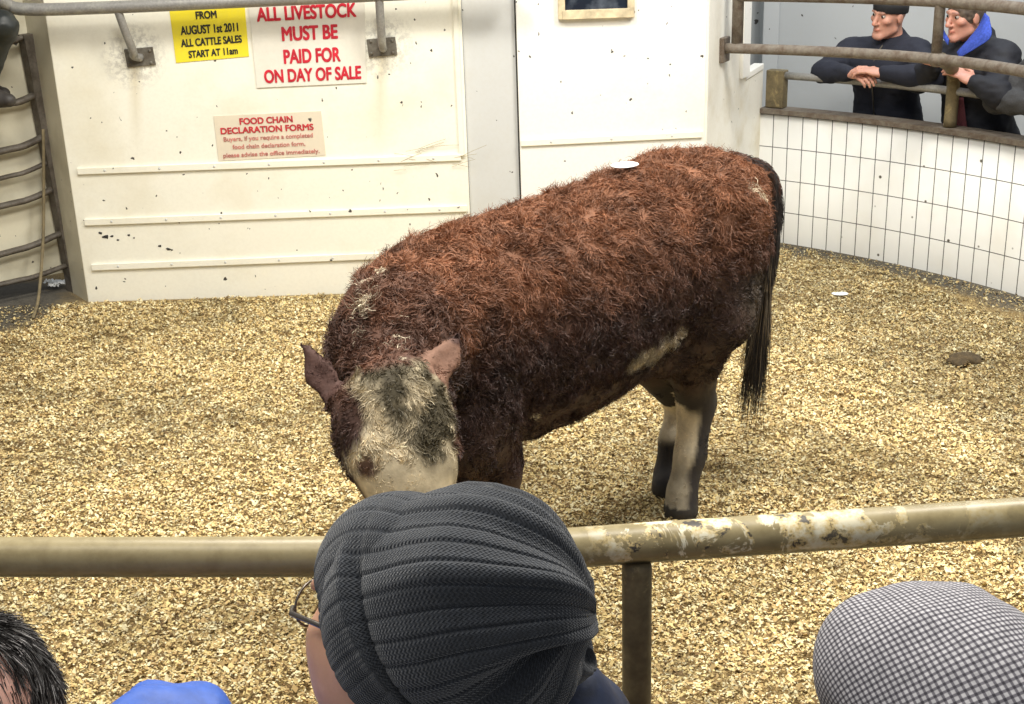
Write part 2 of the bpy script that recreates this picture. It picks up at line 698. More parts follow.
# ring geometry: a circle through three points on the foot of the tiled wall
_a, _b, _c = on_z(770, 241), on_z(900, 265), on_z(1024, 297)
def circ(a, b, c):
    A = np.array([[b[0] - a[0], b[1] - a[1]], [c[0] - a[0], c[1] - a[1]]]) * 2
    r = np.array([b[0] ** 2 + b[1] ** 2 - a[0] ** 2 - a[1] ** 2, c[0] ** 2 + c[1] ** 2 - a[0] ** 2 - a[1] ** 2])
    q = np.linalg.solve(A, r)
    return q, math.hypot(a[0] - q[0], a[1] - q[1])
RC, RR = circ(_a, _b, _c)
ang = lambda p: math.atan2(p[1] - RC[1], p[0] - RC[0])
TC = on_z(757.5, 238)                       # corner where the tiled wall starts
A0 = ang(TC)
A1 = A0 - 1.35
TZ = .765
def arc(r, a0, a1, n, z):
    return [np.array([RC[0] + r * math.cos(a0 + (a1 - a0) * i / n), RC[1] + r * math.sin(a0 + (a1 - a0) * i / n), z]) for i in range(n + 1)]

def xz(px, py, Y=WY):
    p = on_y(px, py, Y)
    return p[0], p[2]
XL = -2.30
XR = xz(466, 120)[0]
DX0, DX1 = xz(517, 90)[0], xz(707, 70)[0]
ZT = 2.3

# floor
m, nt, b = new_mat('ring_floor')
co = objco(nt)
f1 = noise(nt, co, 1.3, 5, .6)
f2 = noise(nt, co, 38, 6, .7)
f3 = noise(nt, co, 130, 3, .6)
saw = mixc(nt, f2, (.07, .042, .012), (.38, .25, .09))
saw = mixc(nt, ramp(nt, f3, [(.42, (0, 0, 0)), (.62, (.6,) * 3)]), saw, (.66, .50, .22))
saw = mixc(nt, ramp(nt, f1, [(.45, (0, 0, 0)), (.75, (.55,) * 3)]), saw, (.20, .14, .065))
conc = mixc(nt, f2, (.03, .027, .022), (.16, .14, .105))
# bare concrete shows along the tiled wall and under the gate
vd = N(nt, 'ShaderNodeVectorMath', _operation='DISTANCE')
nt.links.new(co, vd.inputs[0])
vd.inputs[1].default_value = (RC[0], RC[1], 0)
ad = N(nt, 'ShaderNodeMath', _operation='MULTIPLY_ADD')
nt.links.new(noise(nt, co, 3.5, 5, .65), ad.inputs[0])
ad.inputs[1].default_value = .55
nt.links.new(vd.outputs['Value'], ad.inputs[2])
edge = N(nt, 'ShaderNodeMapRange')
nt.links.new(ad.outputs[0], edge.inputs[0])
edge.inputs[1].default_value = RR - .02
edge.inputs[2].default_value = RR + .14
vd2 = N(nt, 'ShaderNodeVectorMath', _operation='DISTANCE')
nt.links.new(co, vd2.inputs[0])
vd2.inputs[1].default_value = (-2.95, 6.75, 0)
ad2 = N(nt, 'ShaderNodeMath', _operation='MULTIPLY_ADD')
nt.links.new(noise(nt, co, 5, 5, .65), ad2.inputs[0])
ad2.inputs[1].default_value = .5
nt.links.new(vd2.outputs['Value'], ad2.inputs[2])
edge2 = N(nt, 'ShaderNodeMapRange')
nt.links.new(ad2.outputs[0], edge2.inputs[0])
edge2.inputs[1].default_value = .95
edge2.inputs[2].default_value = .70
mx = N(nt, 'ShaderNodeMath', _operation='MAXIMUM')
nt.links.new(edge.outputs[0], mx.inputs[0])
nt.links.new(edge2.outputs[0], mx.inputs[1])
nt.links.new(mixc(nt, mx.outputs[0], saw, conc), b.inputs['Base Color'])
b.inputs['Roughness'].default_value = .9
bump(nt, b, f2, .6, .02)
MB().abox((-6, -2.5, -.1), (6, 11, 0)).build('floor', m)['kind'] = 'structure'

# loose sawdust and wood shavings: nobody could count them
n = 1500000
x = rng.uniform(-3.6, 3.9, n)
y = rng.uniform(1.7, 7.8, n)
vis = np.abs(x) < .41 * y + .55
x, y = x[vis], y[vis]
n = len(x)
rad = np.hypot(x - RC[0], y - RC[1])
pts = np.stack([x, y, np.zeros(n)], 1)
nz = vnoise(pts, 2.6, 1) * .22 + vnoise(pts, 9, 2) * .10
patch = vnoise(pts, 1.4, 3) * .5 + vnoise(pts, 4.1, 4) * .35 + vnoise(pts, 11, 5) * .30 + vnoise(pts, 26, 6) * .25
gd = np.hypot(x + 2.95, y - 6.75)
right = sstep(x, 0.2, 2.4)
inring = (rad < RR - .03) & (y < np.where(x < 1.08, WY - .03, 9)) & (gd > .2)
bare = ~((rad < RR - .24 + nz) & (gd > .62 + nz))
keep = inring & (rng.uniform(0, 1, n) < np.where(bare, .16, .80 - .30 * np.clip(patch, 0, 1)))
keep &= ((x - (DX1 + .006)) * (TC[1] - WY) - (y - WY) * (TC[0] - DX1 - .006) > .02) | (y < WY - .03)
x, y, patch, right, bare = x[keep], y[keep], patch[keep], right[keep], bare[keep]
n = len(x)
yaw = rng.uniform(0, 6.28, n)
tl = np.abs(rng.normal(0, .5, n))
l = rng.uniform(.0022, .0050, n) * rng.choice([1, 1, 1, 1.7], n)
w = l * rng.uniform(.35, .9, n)
ux = np.stack([np.cos(yaw), np.sin(yaw), np.sin(tl) * rng.choice([-1, 1], n)], 1)
uy = np.stack([-np.sin(yaw), np.cos(yaw), np.sin(tl * .8) * rng.choice([-1, 1], n)], 1)
fl = np.stack([x, y, 0 * x], 1)
hills = .012 * vnoise(fl, 6, 9) + .012 * vnoise(fl, 24, 10) + .010 * vnoise(fl, 55, 11)
c = np.stack([x, y, .005 + np.abs(rng.normal(0, .004, n)) + np.where(bare, 0, np.maximum(hills, 0))], 1)
V = np.stack([c - ux * l[:, None] - uy * w[:, None], c + ux * l[:, None] - uy * w[:, None] * .7, c + ux * l[:, None] * .9 + uy * w[:, None], c - ux * l[:, None] * .8 + uy * w[:, None]], 1)
t = rng.uniform(0, 1, n)[:, None]
base = np.where(t < .26, [[.60, .42, .18]], np.where(t < .58, [[.83, .65, .29]], np.where(t < .84, [[.96, .85, .52]], [[.19, .115, .042]])))
dirt = np.clip(.04 + 1.15 * patch + .50 * right + .45 * bare, 0, .85) * rng.uniform(.4, 1.1, n)
base = base * (1 - dirt[:, None] * .70) * rng.uniform(.85, 1.08, (n, 1))
m_saw = vcol_mat('sawdust', .85)
tag(quad_mesh('sawdust', V.reshape(-1, 3), np.arange(n * 4).reshape(-1, 4), m_saw, None, False, np.repeat(base, 4, 0)),
    'golden sawdust and wood shavings strewn over the ring floor', 'sawdust', kind='stuff')

# end wall: sheeted panel, pale recess, door, stained corner piece
MB().abox((XL, WY, .0), (XR, WY + .05, ZT)).build('wall_back', m_white, bevel=.004)['kind'] = 'structure'
MB().abox((XR + .002, WY + .03, 0), (DX0 - .002, WY + .08, ZT)).build('wall_recess', m_grey)['kind'] = 'structure'
door = MB().abox((DX0 + .006, WY, .02), (DX1 - .006, WY + .05, ZT)).build('door_1', m_white2, bevel=.004)
door['kind'] = 'structure'
MB().abox((DX0 - .002, WY + .012, 0), (DX0 + .006, WY + .03, ZT)).abox((DX1 - .006, WY + .012, 0), (DX1 + .004, WY + .03, ZT)).build('door_gap', m_dark, door)
# side return of the panel beside the gate
E0, E1 = np.array([XL, WY + .002, 0]), np.array([-2.50, 7.05, 0])
dE = unit(E1 - E0)
nE = np.array([-dE[1], dE[0], 0])
MB().prism([E0, E1, E1 + (0, 0, ZT), E0 + (0, 0, ZT)], nE * .04 * (1 if nE[1] > 0 else -1)).build('wall_left', m_sheet)['kind'] = 'structure'
# trims
def strip(name, a, b_, h, d=.014):
    (x0, z0), (x1, z1) = a, b_
    o = MB().hexa([(x0, WY - d, z0 - h / 2), (x1, WY - d, z1 - h / 2), (x1, WY - .0005, z1 - h / 2), (x0, WY - .0005, z0 - h / 2)],
                  [(x0, WY - d, z0 + h / 2), (x1, WY - d, z1 + h / 2), (x1, WY - .0005, z1 + h / 2), (x0, WY - .0005, z0 + h / 2)]).build(name, m_white, bevel=.002)
    o['kind'] = 'structure'
    screws = MB()
    k = max(3, int(abs(x1 - x0) / .28))
    for i in range(k):
        t_ = (i + .5) / k
        screws.ell((x0 + (x1 - x0) * t_, WY - d, z0 + (z1 - z0) * t_), .007, .004, .007, nu=8, nv=6)
    screws.build('screw_heads', m_grey, o, True)
    return o
strip('trim_1', xz(78, 171), xz(461, 157), .034)
strip('trim_2', xz(85, 222), xz(467, 208), .034)
strip('trim_3', xz(92, 267), xz(467, 252), .034)
xv = xz(459, 80)[0]
MB().abox((xv - .016, WY - .012, xz(461, 157)[1]), (xv + .01, WY - .0005, ZT)).build('trim_4', m_white, bevel=.002)['kind'] = 'structure'
strip('trim_5', (DX0 + .012, xz(518, 143)[1]), (DX1 - .02, xz(704, 134)[1]), .032)
# chipped paint low on the panel (bare metal shows)
chips = MB()
for (px, py, s_) in ((100, 233, 1.0), (106, 237, 1.3), (112, 236, .8), (118, 240, .5), (129, 235, .6), (134, 238, .5), (160, 246, .7), (168, 249, .9), (172, 250, .5), (180, 253, .35)):
    x0, z0 = xz(px, py)
    k = 7
    poly = [np.array([x0 + .016 * s_ * random.uniform(.5, 1.2) * math.cos(6.28 * i / k), WY - .0015, z0 + .011 * s_ * random.uniform(.4, 1.1) * math.sin(6.28 * i / k)]) for i in range(k)]
    chips.prism(poly, (0, .002, 0))
chips.build('wall_back_chips', m_dark, bpy.data.objects['wall_back'])

# little window in the door
wx0, wx1 = xz(558, 14)[0], xz(634, 14)[0]
wz = xz(596, 18)[1]
wt = wz + .34
fw = .045
m_timber = plain('weathered_timber', (.62, .52, .34), .7, nscale=18, var=.35)
win = MB()
win.abox((wx0, WY - .03, wz), (wx0 + .035, WY - .001, wt)).abox((wx1 - .035, WY - .03, wz), (wx1, WY - .001, wt))
win.abox((wx0 + .02, WY - .036, wz), (wx1 - .02, WY - .001, wz + fw)).abox((wx0 + .035, WY - .03, wt - fw), (wx1 - .035, WY - .001, wt))
wo = win.build('window_1', m_timber, bevel=.003)
wo['kind'] = 'structure'
m_glass, nt, b = new_mat('dark_window_glass')
co = objco(nt)
nt.links.new(ramp(nt, noise(nt, co, 9, 4), [(.45, (.012, .018, .03)), (.72, (.10, .12, .15))]), b.inputs['Base Color'])
b.inputs['Roughness'].default_value = .08
MB().abox((wx0 + .03, WY - .012, wz + .04), (wx1 - .03, WY - .004, wt - .04)).build('pane', m_glass, wo)

# oblique corner piece between the door and the tiled wall (stepped top)
C0, C1 = np.array([DX1 + .006, WY, 0]), np.array([TC[0], TC[1], 0])
dC = unit(C1 - C0)
LC = np.linalg.norm(C1 - C0)
nC = np.array([-dC[1], dC[0], 0])
cz = lambda s_, z: C0 + dC * s_ + np.array([0, 0, z])
def corner_s(px, py):
    d = ray(px, py)
    A = np.array([[d[0], -dC[0]], [d[1], -dC[1]]])
    t_, s_ = np.linalg.solve(A, C0[:2])
    return s_, CAMH + d[2] * t_
s1, z1 = corner_s(746, 79)
MB().prism([cz(0, 0), cz(LC, 0), cz(LC, z1 + .01), cz(s1, z1 - .01), cz(s1, ZT), cz(0, ZT)], nC * .05).build('wall_corner', m_corner)['kind'] = 'structure'
sj, _ = corner_s(741, 20)
MB().prism([cz(sj, z1 + .02), cz(s1 + .006, z1 + .02), cz(s1 + .006, ZT), cz(sj, ZT)], -nC * .02).build('trim_6', m_white2, bevel=.002)['kind'] = 'structure'
MB().prism([cz(s1 - .02, z1 - .005) - nC * .006, cz(LC - .01, z1 + .012) - nC * .006, cz(LC - .01, z1 + .045) - nC * .006, cz(s1 - .02, z1 + .03) - nC * .006], nC * .06).build('trim_7', m_white2, bevel=.003)['kind'] = 'structure'

# tiled ring wall
m_tile, nt, b = new_mat('white_wall_tile')
uvn = N(nt, 'ShaderNodeUVMap')
uvn.uv_map = 'uv'
sx = N(nt, 'ShaderNodeSeparateXYZ')
nt.links.new(uvn.outputs[0], sx.inputs[0])
def line(sock, half):
    fr = N(nt, 'ShaderNodeMath', _operation='FRACT')
    nt.links.new(sock, fr.inputs[0])
    ab = N(nt, 'ShaderNodeMath', _operation='SUBTRACT')
    nt.links.new(fr.outputs[0], ab.inputs[0])
    ab.inputs[1].default_value = .5
    aa = N(nt, 'ShaderNodeMath', _operation='ABSOLUTE')
    nt.links.new(ab.outputs[0], aa.inputs[0])
    g = N(nt, 'ShaderNodeMath', _operation='GREATER_THAN')
    nt.links.new(aa.outputs[0], g.inputs[0])
    g.inputs[1].default_value = .5 - half
    return g.outputs[0]
mxm = N(nt, 'ShaderNodeMath', _operation='MAXIMUM')
nt.links.new(line(sx.outputs[0], .030), mxm.inputs[0])
nt.links.new(line(sx.outputs[1], .013), mxm.inputs[1])
co = objco(nt)
tc = mixc(nt, ramp(nt, noise(nt, co, 3, 5), [(.5, (0, 0, 0)), (.8, (.3,) * 3)]), (.80, .80, .77), (.56, .50, .36))
v = N(nt, 'ShaderNodeTexVoronoi', Scale=7.0)
nt.links.new(co, v.inputs['Vector'])
tc = mixc(nt, ramp(nt, v.outputs['Distance'], [(.05, (1, 1, 1)), (.075, (0, 0, 0))]), tc, (.10, .09, .07))
nt.links.new(mixc(nt, mxm.outputs[0], tc, (.10, .10, .095)), b.inputs['Base Color'])
b.inputs['Roughness'].default_value = .25
NT = 72
f_, o_ = arc(RR, A0, A1, NT, 0), arc(RR + .10, A0, A1, NT, 0)
V, F, UV = [], [], []
a16 = None
def arc_a(px, py):                           # angle where a pixel's ray meets the ring wall
    d = ray(px, py)
    q = np.array([0, 0]) - RC
    A_, B_, C_ = d[0] ** 2 + d[1] ** 2, 2 * (q[0] * d[0] + q[1] * d[1]), q @ q - RR ** 2
    t_ = (-B_ + math.sqrt(B_ * B_ - 4 * A_ * C_)) / (2 * A_)
    return math.atan2(q[1] + d[1] * t_, q[0] + d[0] * t_)
per = (A0 - arc_a(1011, 200)) / 17.0
for i in range(NT + 1):
    a_ = (A1 - A0) * i / NT
    for z in (0, TZ):
        V.append((f_[i][0], f_[i][1], z))
        UV.append((-a_ / per + .05, z / (TZ / 4.0) + .02))
for i in range(NT):
    F.append((2 * i, 2 * i + 1, 2 * i + 3, 2 * i + 2))
k = len(V)
for i in range(NT + 1):
    for z in (0, TZ):
        V.append((o_[i][0], o_[i][1], z))
        UV.append((.5, .5))
for i in range(NT):
    F.append((k + 2 * i, k + 2 * i + 2, k + 2 * i + 3, k + 2 * i + 1))
    F.append((2 * i + 1, k + 2 * i + 1, k + 2 * i + 3, 2 * i + 3))
quad_mesh('wall_right', np.array(V), np.array(F), m_tile, None, False, None, np.array(UV))['kind'] = 'structure'
# capping angle on the tiled wall
cap = MB()
for i in range(NT):
    p = [arc(RR - .018, A0, A1, NT, TZ)[j] for j in (i, i + 1)] + [arc(RR + .11, A0, A1, NT, TZ)[j] for j in (i + 1, i)]
    cap.hexa([q + (0, 0, .0) for q in p], [q + (0, 0, .028) for q in p])
cap.build('trim_8', m_rust)['kind'] = 'structure'

# gallery behind the tiled wall
G0, G1 = np.array([1.28, 8.55, 0]), np.array([5.6, 7.3, 0])
MB().prism([G0, G1, G1 + (0, 0, 2.6), G0 + (0, 0, 2.6)], (.02, .06, 0)).build('wall_gallery', m_gal)['kind'] = 'structure'
S0 = C0 + dC * (s1 + .05) + nC * .05
MB().prism([S0, G0 + (.1, -.02, 0), G0 + (.1, -.02, 2.6), S0 + (0, 0, 2.6)], (-.05, 0, 0)).build('wall_side', m_gal)['kind'] = 'structure'

kq = on_y(769, 40, 8.35)
MB().abox((kq[0] - .05, 8.30, 0), (kq[0] + .05, 8.42, 2.6)).build('trim_9', m_gal, bevel=.006)['kind'] = 'structure'

# ------------------------------------------------------------------ rails round the gallery
rA = on_y(722, 48, C0[1] + dC[1] * corner_s(722, 48)[0] - .01)
zm = rA[2]
mid_pts = [rA, on_z(800, 50.5, zm), on_z(870, 54, zm), on_z(930, 58.5, zm), on_z(980, 64.5, zm), on_z(1024, 71.5, zm)]
mid_pts += [mid_pts[-1] + (mid_pts[-1] - mid_pts[-2]) * t_ + np.array([-.02, -.06, 0]) * t_ ** 2 for t_ in (1, 2.2, 3.5)]
rail = empty('gallery_rail', mid_pts[0] * (1, 1, 0), 'rusty steel rail of round bars and bent post above the white tiled wall', 'railing')
mp = smooth_path(mid_pts, 6)
MB().tube(mp, .0265, 16).build('middle_bar', m_rust, rail, True)
dz = on_y(945, 2.2, on_z(945, 60, zm)[1])[2] - zm
MB().tube([p + (0, 0, dz) for p in smooth_path([mid_pts[0] + unit(mid_pts[1] - mid_pts[0]) * .08] + mid_pts[1:], 6)], .028, 16).build('top_bar', m_rust, rail, True)
pj = on_z(737, 48, zm)
MB().tube([pj + (0, 0, -.01), pj + (0, 0, .75)], .03, 14).build('upright', m_rust, rail, True)
pb = mid_pts[0]
MB().box(pb + dC * .02 + np.array([0, 0, -.01]) + nC * -.005, dC * .055, nC * .016, (0, 0, .065)).build('wall_bracket', m_rust, rail, False, .006)
pu = on_z(936, 59, zm)
a_p = arc_a(945, 131)
foot = np.array([RC[0] + (RR + .04) * math.cos(a_p), RC[1] + (RR + .04) * math.sin(a_p), TZ + .03])
MB().tube([pu + (0, 0, .02), pu + (0, 0, .3), pu + (0, 0, .75)], .025, 14).build('upright', m_rust, rail, True)
MB().tube(smooth_path([pu + (0, 0, 0), np.array([*(pu * .7 + foot * .3)[:2], zm - .03]), np.array([*(pu * .15 + foot * .85)[:2], zm - .12]), np.array([foot[0], foot[1], zm - .22]), foot], 6), .034, 16).build('bent_post', m_post, rail, True)
MB().ell(pu, .038, .038, .038).build('weld_knuckle', m_rust, rail, True)
al = [arc_a(x_, y_) for x_, y_ in ((780, 76), (940, 90), (1024, 108))]
zl = on_y(860, 82, RC[1] + (RR + .05) * math.sin(arc_a(860, 82)))[2]
lowp = [np.array([RC[0] + (RR + .05) * math.cos(a_), RC[1] + (RR + .05) * math.sin(a_), zl]) for a_ in np.linspace(A0 - .015, A1 + .05, 30)]
MB().tube(lowp, .022, 12).build('lower_bar', m_galv, rail, True)
cpos = np.array([RC[0] + (RR + .05) * math.cos(A0 - .018), RC[1] + (RR + .05) * math.sin(A0 - .018), 0])
tt = unit([-math.sin(A0), math.cos(A0), 0])
nn = np.array([math.cos(A0), math.sin(A0), 0])
MB().box(cpos + (0, 0, (TZ + .03 + zl + .03) / 2), tt * .055, nn * .035, (0, 0, (zl + .03 - TZ - .03) / 2)).build('end_post', m_post, rail, False, .006)

# ------------------------------------------------------------------ pipe along the top of the sheeted wall, with its brackets
PYY = WY - .13
pp = [on_y(-60, -60, PYY - .5), on_y(-22, -14, PYY - .2), on_y(6, 4, PYY), on_y(30, 9.5, PYY), on_y(118, 7, PYY), on_y(250, 1, PYY), on_y(380, -5, PYY), on_y(470, -9, PYY), on_y(520, -11, PYY)]
hp = empty('hand_pipe', pp[3], 'grey galvanised pipe running along the top of the cream sheeted wall', 'pipe rail')
MB().tube(smooth_path(pp, 8), .031, 16).build('pipe', m_galv, hp, True)
for i, (tx, ty, bx, by, kx, ky) in enumerate(((117, 8, 134, 56, 141, 58), (379, -4, 383, 48, 383, 48))):
    a_, q, r_ = on_y(tx, ty, PYY), on_y(bx, by, WY - .05), on_y(kx, ky, WY - .012)
    MB().tube(smooth_path([a_, a_ * .5 + on_y(bx - 1, by - 3, WY - .10) * .5, on_y(bx - 1, by - 5, WY - .085), q, r_], 6), .021, 12).build('strut', m_galv, hp, True)
    c_ = on_y(kx - 1, ky - 1, WY - .006)
    pl = MB().box(c_, (.073, 0, .004), (0, .006, 0), (-.003, 0, .045)).build('bracket_plate', m_plate, hp, False, .002)
    for sx_ in (-1, 1):
        for sz_ in (-1, 1):
            MB().ell(c_ + (sx_ * .055, -.007, sz_ * .03), .009, .006, .009, nu=8, nv=6).build('bolt', m_plate, pl, True)

# ------------------------------------------------------------------ slatted gate at the left
g0 = np.array([-2.475, 7.0, 0])
gd_ = unit([-.80, -.60, 0])
gn = np.array([.60, -.80, 0])
def gate_sz(px, py):
    d = ray(px, py)
    A = np.array([[d[0], -gd_[0]], [d[1], -gd_[1]]])
    t_, s_ = np.linalg.solve(A, g0[:2])
    return s_, CAMH + d[2] * t_
gate = empty('slatted_gate', g0, 'dark metal gate with sagging bars over a grimy sheet, left of the cream wall', 'gate')
gp = lambda s_, z, o=0: g0 + gd_ * s_ + gn * o + np.array([0, 0, z])
LG = 1.5
MB().prism([gp(-.02, .10, -.06), gp(LG, .10, -.06), gp(LG, 1.75, -.06), gp(-.02, 1.75, -.06)], gn * .006).build('backing_sheet', m_sheet, gate)
top = gate_sz(27, 34)
bot = gate_sz(76, 292)
MB().tube([gp(bot[0], 0), gp(top[0] * .5 + bot[0] * .5, (top[1]) * .5), gp(top[0], top[1])], .050, 4).build('slanted_post', m_gate, gate)
for (xa, ya, xb, yb, r_) in ((24, 36, 0, 42, .020), (34, 95, 0, 104, .026), (42, 137, 0, 151, .026), (47, 162, 0, 178, .018), (52, 189, 0, 206, .024), (60, 233, 0, 254, .024), (66, 265, 0, 284, .020)):
    a_, b_ = gate_sz(xa, ya), gate_sz(xb, yb)
    s2 = b_[0] + (b_[0] - a_[0]) * 2.2
    zz = b_[1] + (b_[1] - a_[1]) * 1.2
    MB().tube(smooth_path([gp(a_[0], a_[1], .01), gp((a_[0] + b_[0]) / 2, (a_[1] + b_[1]) / 2 - .012, .01), gp(b_[0], b_[1], .01), gp(min(s2, LG), zz, .01)], 5), r_, 10, squash=.7).build('gate_bar', m_gate, gate, True)
MB().tube([gp(LG, 0), gp(LG, 1.75)], .04, 8).build('hinge_post', m_gate, gate)
# thin cord hanging in front of the gate
m_cord = plain('old_cord', (.20, .16, .09), .85)
cpt = [gp(*gate_sz(40, 128), .05), gp(*gate_sz(40, 180), .06), gp(*gate_sz(38, 240), .08), on_z(33, 318, .012) * .4 + gp(*gate_sz(36, 280), .1) * .6, on_z(33, 318, .012)]
tag(MB().tube(smooth_path(cpt, 6), .0085, 8).build('cord', m_cord, None, True), 'thin brown cord hanging down from the dark gate to the floor', 'cord')

# ------------------------------------------------------------------ signs
def mat_flat(name, c, rough=.5, st=.3):
    return painted(name, c, stain=tuple(q * .6 for q in c), stain_amt=st, speck=.25, rough=rough, stain_scale=5)
m_yel = mat_flat('yellow_sign', (.86, .72, .03), st=.2)
m_wsign = mat_flat('white_sign', (.78, .75, .66), st=.25)
m_csign = mat_flat('cream_sign', (.74, .66, .52), st=.35)
m_ink = plain('black_ink', (.02, .02, .018), .6)
m_red = plain('red_ink', (.56, .015, .035), .55)
m_maroon = plain('dark_red_ink', (.50, .035, .045), .6)
m_faded = plain('faded_red_ink', (.55, .20, .17), .6)

def text_mesh(s, bold):
    cu = bpy.data.curves.new('lettering', 'FONT')
    cu.body = s
    cu.size = 1
    cu.extrude = .004
    ob = bpy.data.objects.new('lettering', cu)
    COL.objects.link(ob)
    me = bpy.data.meshes.new_from_object(ob.evaluated_get(bpy.context.evaluated_depsgraph_get()))
    bpy.data.objects.remove(ob)
    bpy.data.curves.remove(cu)
    bm = bmesh.new()
    for lay, (sx_, sy_) in enumerate(((0, 0), (1, 0), (-1, 0), (0, .7), (0, -.7), (.7, .5), (-.7, -.5), (.7, -.5), (-.7, .5))):
        tmp = me.copy()
        tmp.transform(Matrix.Translation((sx_ * bold, sy_ * bold, .0012 * lay)))
        bm.from_mesh(tmp)
        bpy.data.meshes.remove(tmp)
    bm.to_mesh(me)
    bm.free()
    return me

def sign(name, corners, Y, mat, lines, label):
    """corners: TL, TR, BR, BL pixels; lines: (text, u0, u1, v0, v1, material, weight)"""
    TL, TR, BR, BL = [on_y(px, py, Y) for px, py in corners]
    root = empty(name, (TL + BR) / 2, label, 'sign')
    MB().prism([BL, BR, TR, TL], (0, .003, 0)).build('board', mat, root, False, .001)
    for txt, u0, u1, v0, v1, mt, bold in lines:
        me = text_mesh(txt, bold)
        n_ = len(me.vertices)
        c_ = np.empty(n_ * 3, np.float32)
        me.vertices.foreach_get('co', c_)
        c_ = c_.reshape(-1, 3)
        lo, hi = c_.min(0), c_.max(0)
        u = u0 + (c_[:, 0] - lo[0]) / (hi[0] - lo[0]) * (u1 - u0)
        base, capv = (0 if lo[1] > -.1 else 0), .73
        v_ = v1 - (c_[:, 1] - base) / capv * (v1 - v0)
        u, v_ = u[:, None], v_[:, None]
        W = (1 - u) * (1 - v_) * TL + u * (1 - v_) * TR + u * v_ * BR + (1 - u) * v_ * BL
        W = W + np.array([[0, -.0012, 0]]) - np.array([[0, .16, 0]]) * c_[:, 2:3]
        me.vertices.foreach_set('co', W.astype(np.float32).ravel())
        link('lettering', me, mt, root, False)
    return root

sy = WY - .004
ysign = sign('notice_board', [(169, 8), (244.5, 4), (249, 56.5), (176, 63)], sy, m_yel, [
    ('FROM', .34, .62, .085, .225, m_ink, .042), ('AUGUST 1st 2011', .115, .89, .335, .495, m_ink, .042),
    ('ALL CATTLE SALES', .10, .925, .575, .715, m_ink, .042), ('START AT 11am', .185, .855, .795, .925, m_ink, .042)],
    'yellow notice with black lettering about cattle sales times')
wsign = sign('notice_board', [(247.5, -3), (364, -9), (366.5, 83), (257, 88)], sy - .003, m_wsign, [
    ('ALL LIVESTOCK', .06, .93, .115, .265, m_red, .044), ('MUST BE', .265, .76, .335, .49, m_red, .044),
    ('PAID FOR', .265, .775, .585, .74, m_red, .044), ('ON DAY OF SALE', .075, .955, .80, .945, m_red, .044)],
    'large white notice with red capitals about paying for livestock')
csign = sign('notice_board', [(213.5, 116), (321, 111), (326, 155.5), (218.5, 161)], sy, m_csign, [
    ('FOOD CHAIN', .235, .73, .07, .21, m_maroon, .04), ('DECLARATION FORMS', .05, .915, .265, .405, m_maroon, .04),
    ('Buyers, if you require a completed', .07, .90, .47, .57, m_faded, .018), ('food chain declaration form,', .145, .82, .65, .75, m_faded, .018),
    ('please advise the office immediately.', .05, .945, .83, .93, m_faded, .018)],
    'small cream notice with dark red lettering about food chain forms')

# wisps of straw stuck on the panel's edge
m_straw = plain('straw', (.34, .27, .12), .8)
st_ = MB()
for i in range(16):
    px, py = random.uniform(392, 462), random.uniform(146, 172)
    a_ = on_y(px, py, WY - .012)
    g_ = random.uniform(-.45, .45)
    l_ = random.uniform(.05, .16)
    st_.tube([a_, a_ + np.array([math.cos(g_) * l_ * .5, -.006, math.sin(g_) * l_ * .5 + .004]), a_ + np.array([math.cos(g_) * l_, .002, math.sin(g_) * l_])], .0009, 5)
tag(st_.build('straw_wisps', m_straw), 'wisps of dry straw stuck to the cream wall above the animal', 'straw', kind='stuff')

# things lying on the ring floor
m_paper = plain('white_paper', (.85, .86, .84), .6, var=.05)
def sticker(p, A, label):
    o = MB().ell(p, .044, .030, .004, A, 24, 8).build('lot_sticker', m_paper, None, True)
    return tag(o, label, 'sticker', 'white oval lot stickers')
sticker(on_z(840, 293.5, .022), [unit([1, -.1, 0]), unit([.1, 1, 0]), unit([0, 0, 1])], 'white oval sticker lying on the sawdust near the tiled wall')
m_dung = plain('dung', (.07, .047, .02), .85, nscale=40, var=.4, bstr=.6, bdist=.02)
fd = Field(on_z(963, 362) - .15, on_z(963, 362) + .15, .006)
for i in range(9):
    a_ = i * 2.4
    r_ = .012 * math.sqrt(i) * 1.4
    fd.ell(on_z(963, 363) + (r_ * math.cos(a_) * 1.3, r_ * math.sin(a_), .012 + .012 * (i < 4)), (.035, .03, .02), k=.012)
V, Q = fd.surface()
tag(quad_mesh('dung_pat', V, Q, m_dung), 'small brown dung pat on the sawdust right of the animal', 'dung')
lit = on_z(57, 288)
for i, (dx, dy, s_) in enumerate(((-.035, .02, 1), (.03, -.005, 1.15), (.0, -.035, .8))):
    mb = MB()
    k = 7
    Vp = []
    for a_ in range(k):
        for b2 in range(k):
            Vp.append(lit + np.array([dx + (a_ / (k - 1) - .5) * .075 * s_, dy + (b2 / (k - 1) - .5) * .06 * s_, .022 + random.uniform(0, .022)]))
    mb.add(Vp, [(a_ * k + b2, (a_ + 1) * k + b2, (a_ + 1) * k + b2 + 1, a_ * k + b2 + 1) for a_ in range(k - 1) for b2 in range(k - 1)])
    o = mb.build('paper_scrap', m_paper)
    sm_ = o.modifiers.new('thickness', 'SOLIDIFY')
    sm_.thickness = .002
    tag(o, 'crumpled white paper scrap on the dirty floor at the foot of the gate', 'paper', 'paper scraps by the gate')

# ------------------------------------------------------------------ front rail and post
RZ = 1.185
m_front, nt, b = new_mat('front_rail_paint')
co = objco(nt)
f1 = noise(nt, co, 26, 6, .65)
sp = N(nt, 'ShaderNodeSeparateXYZ')
nt.links.new(co, sp.inputs[0])
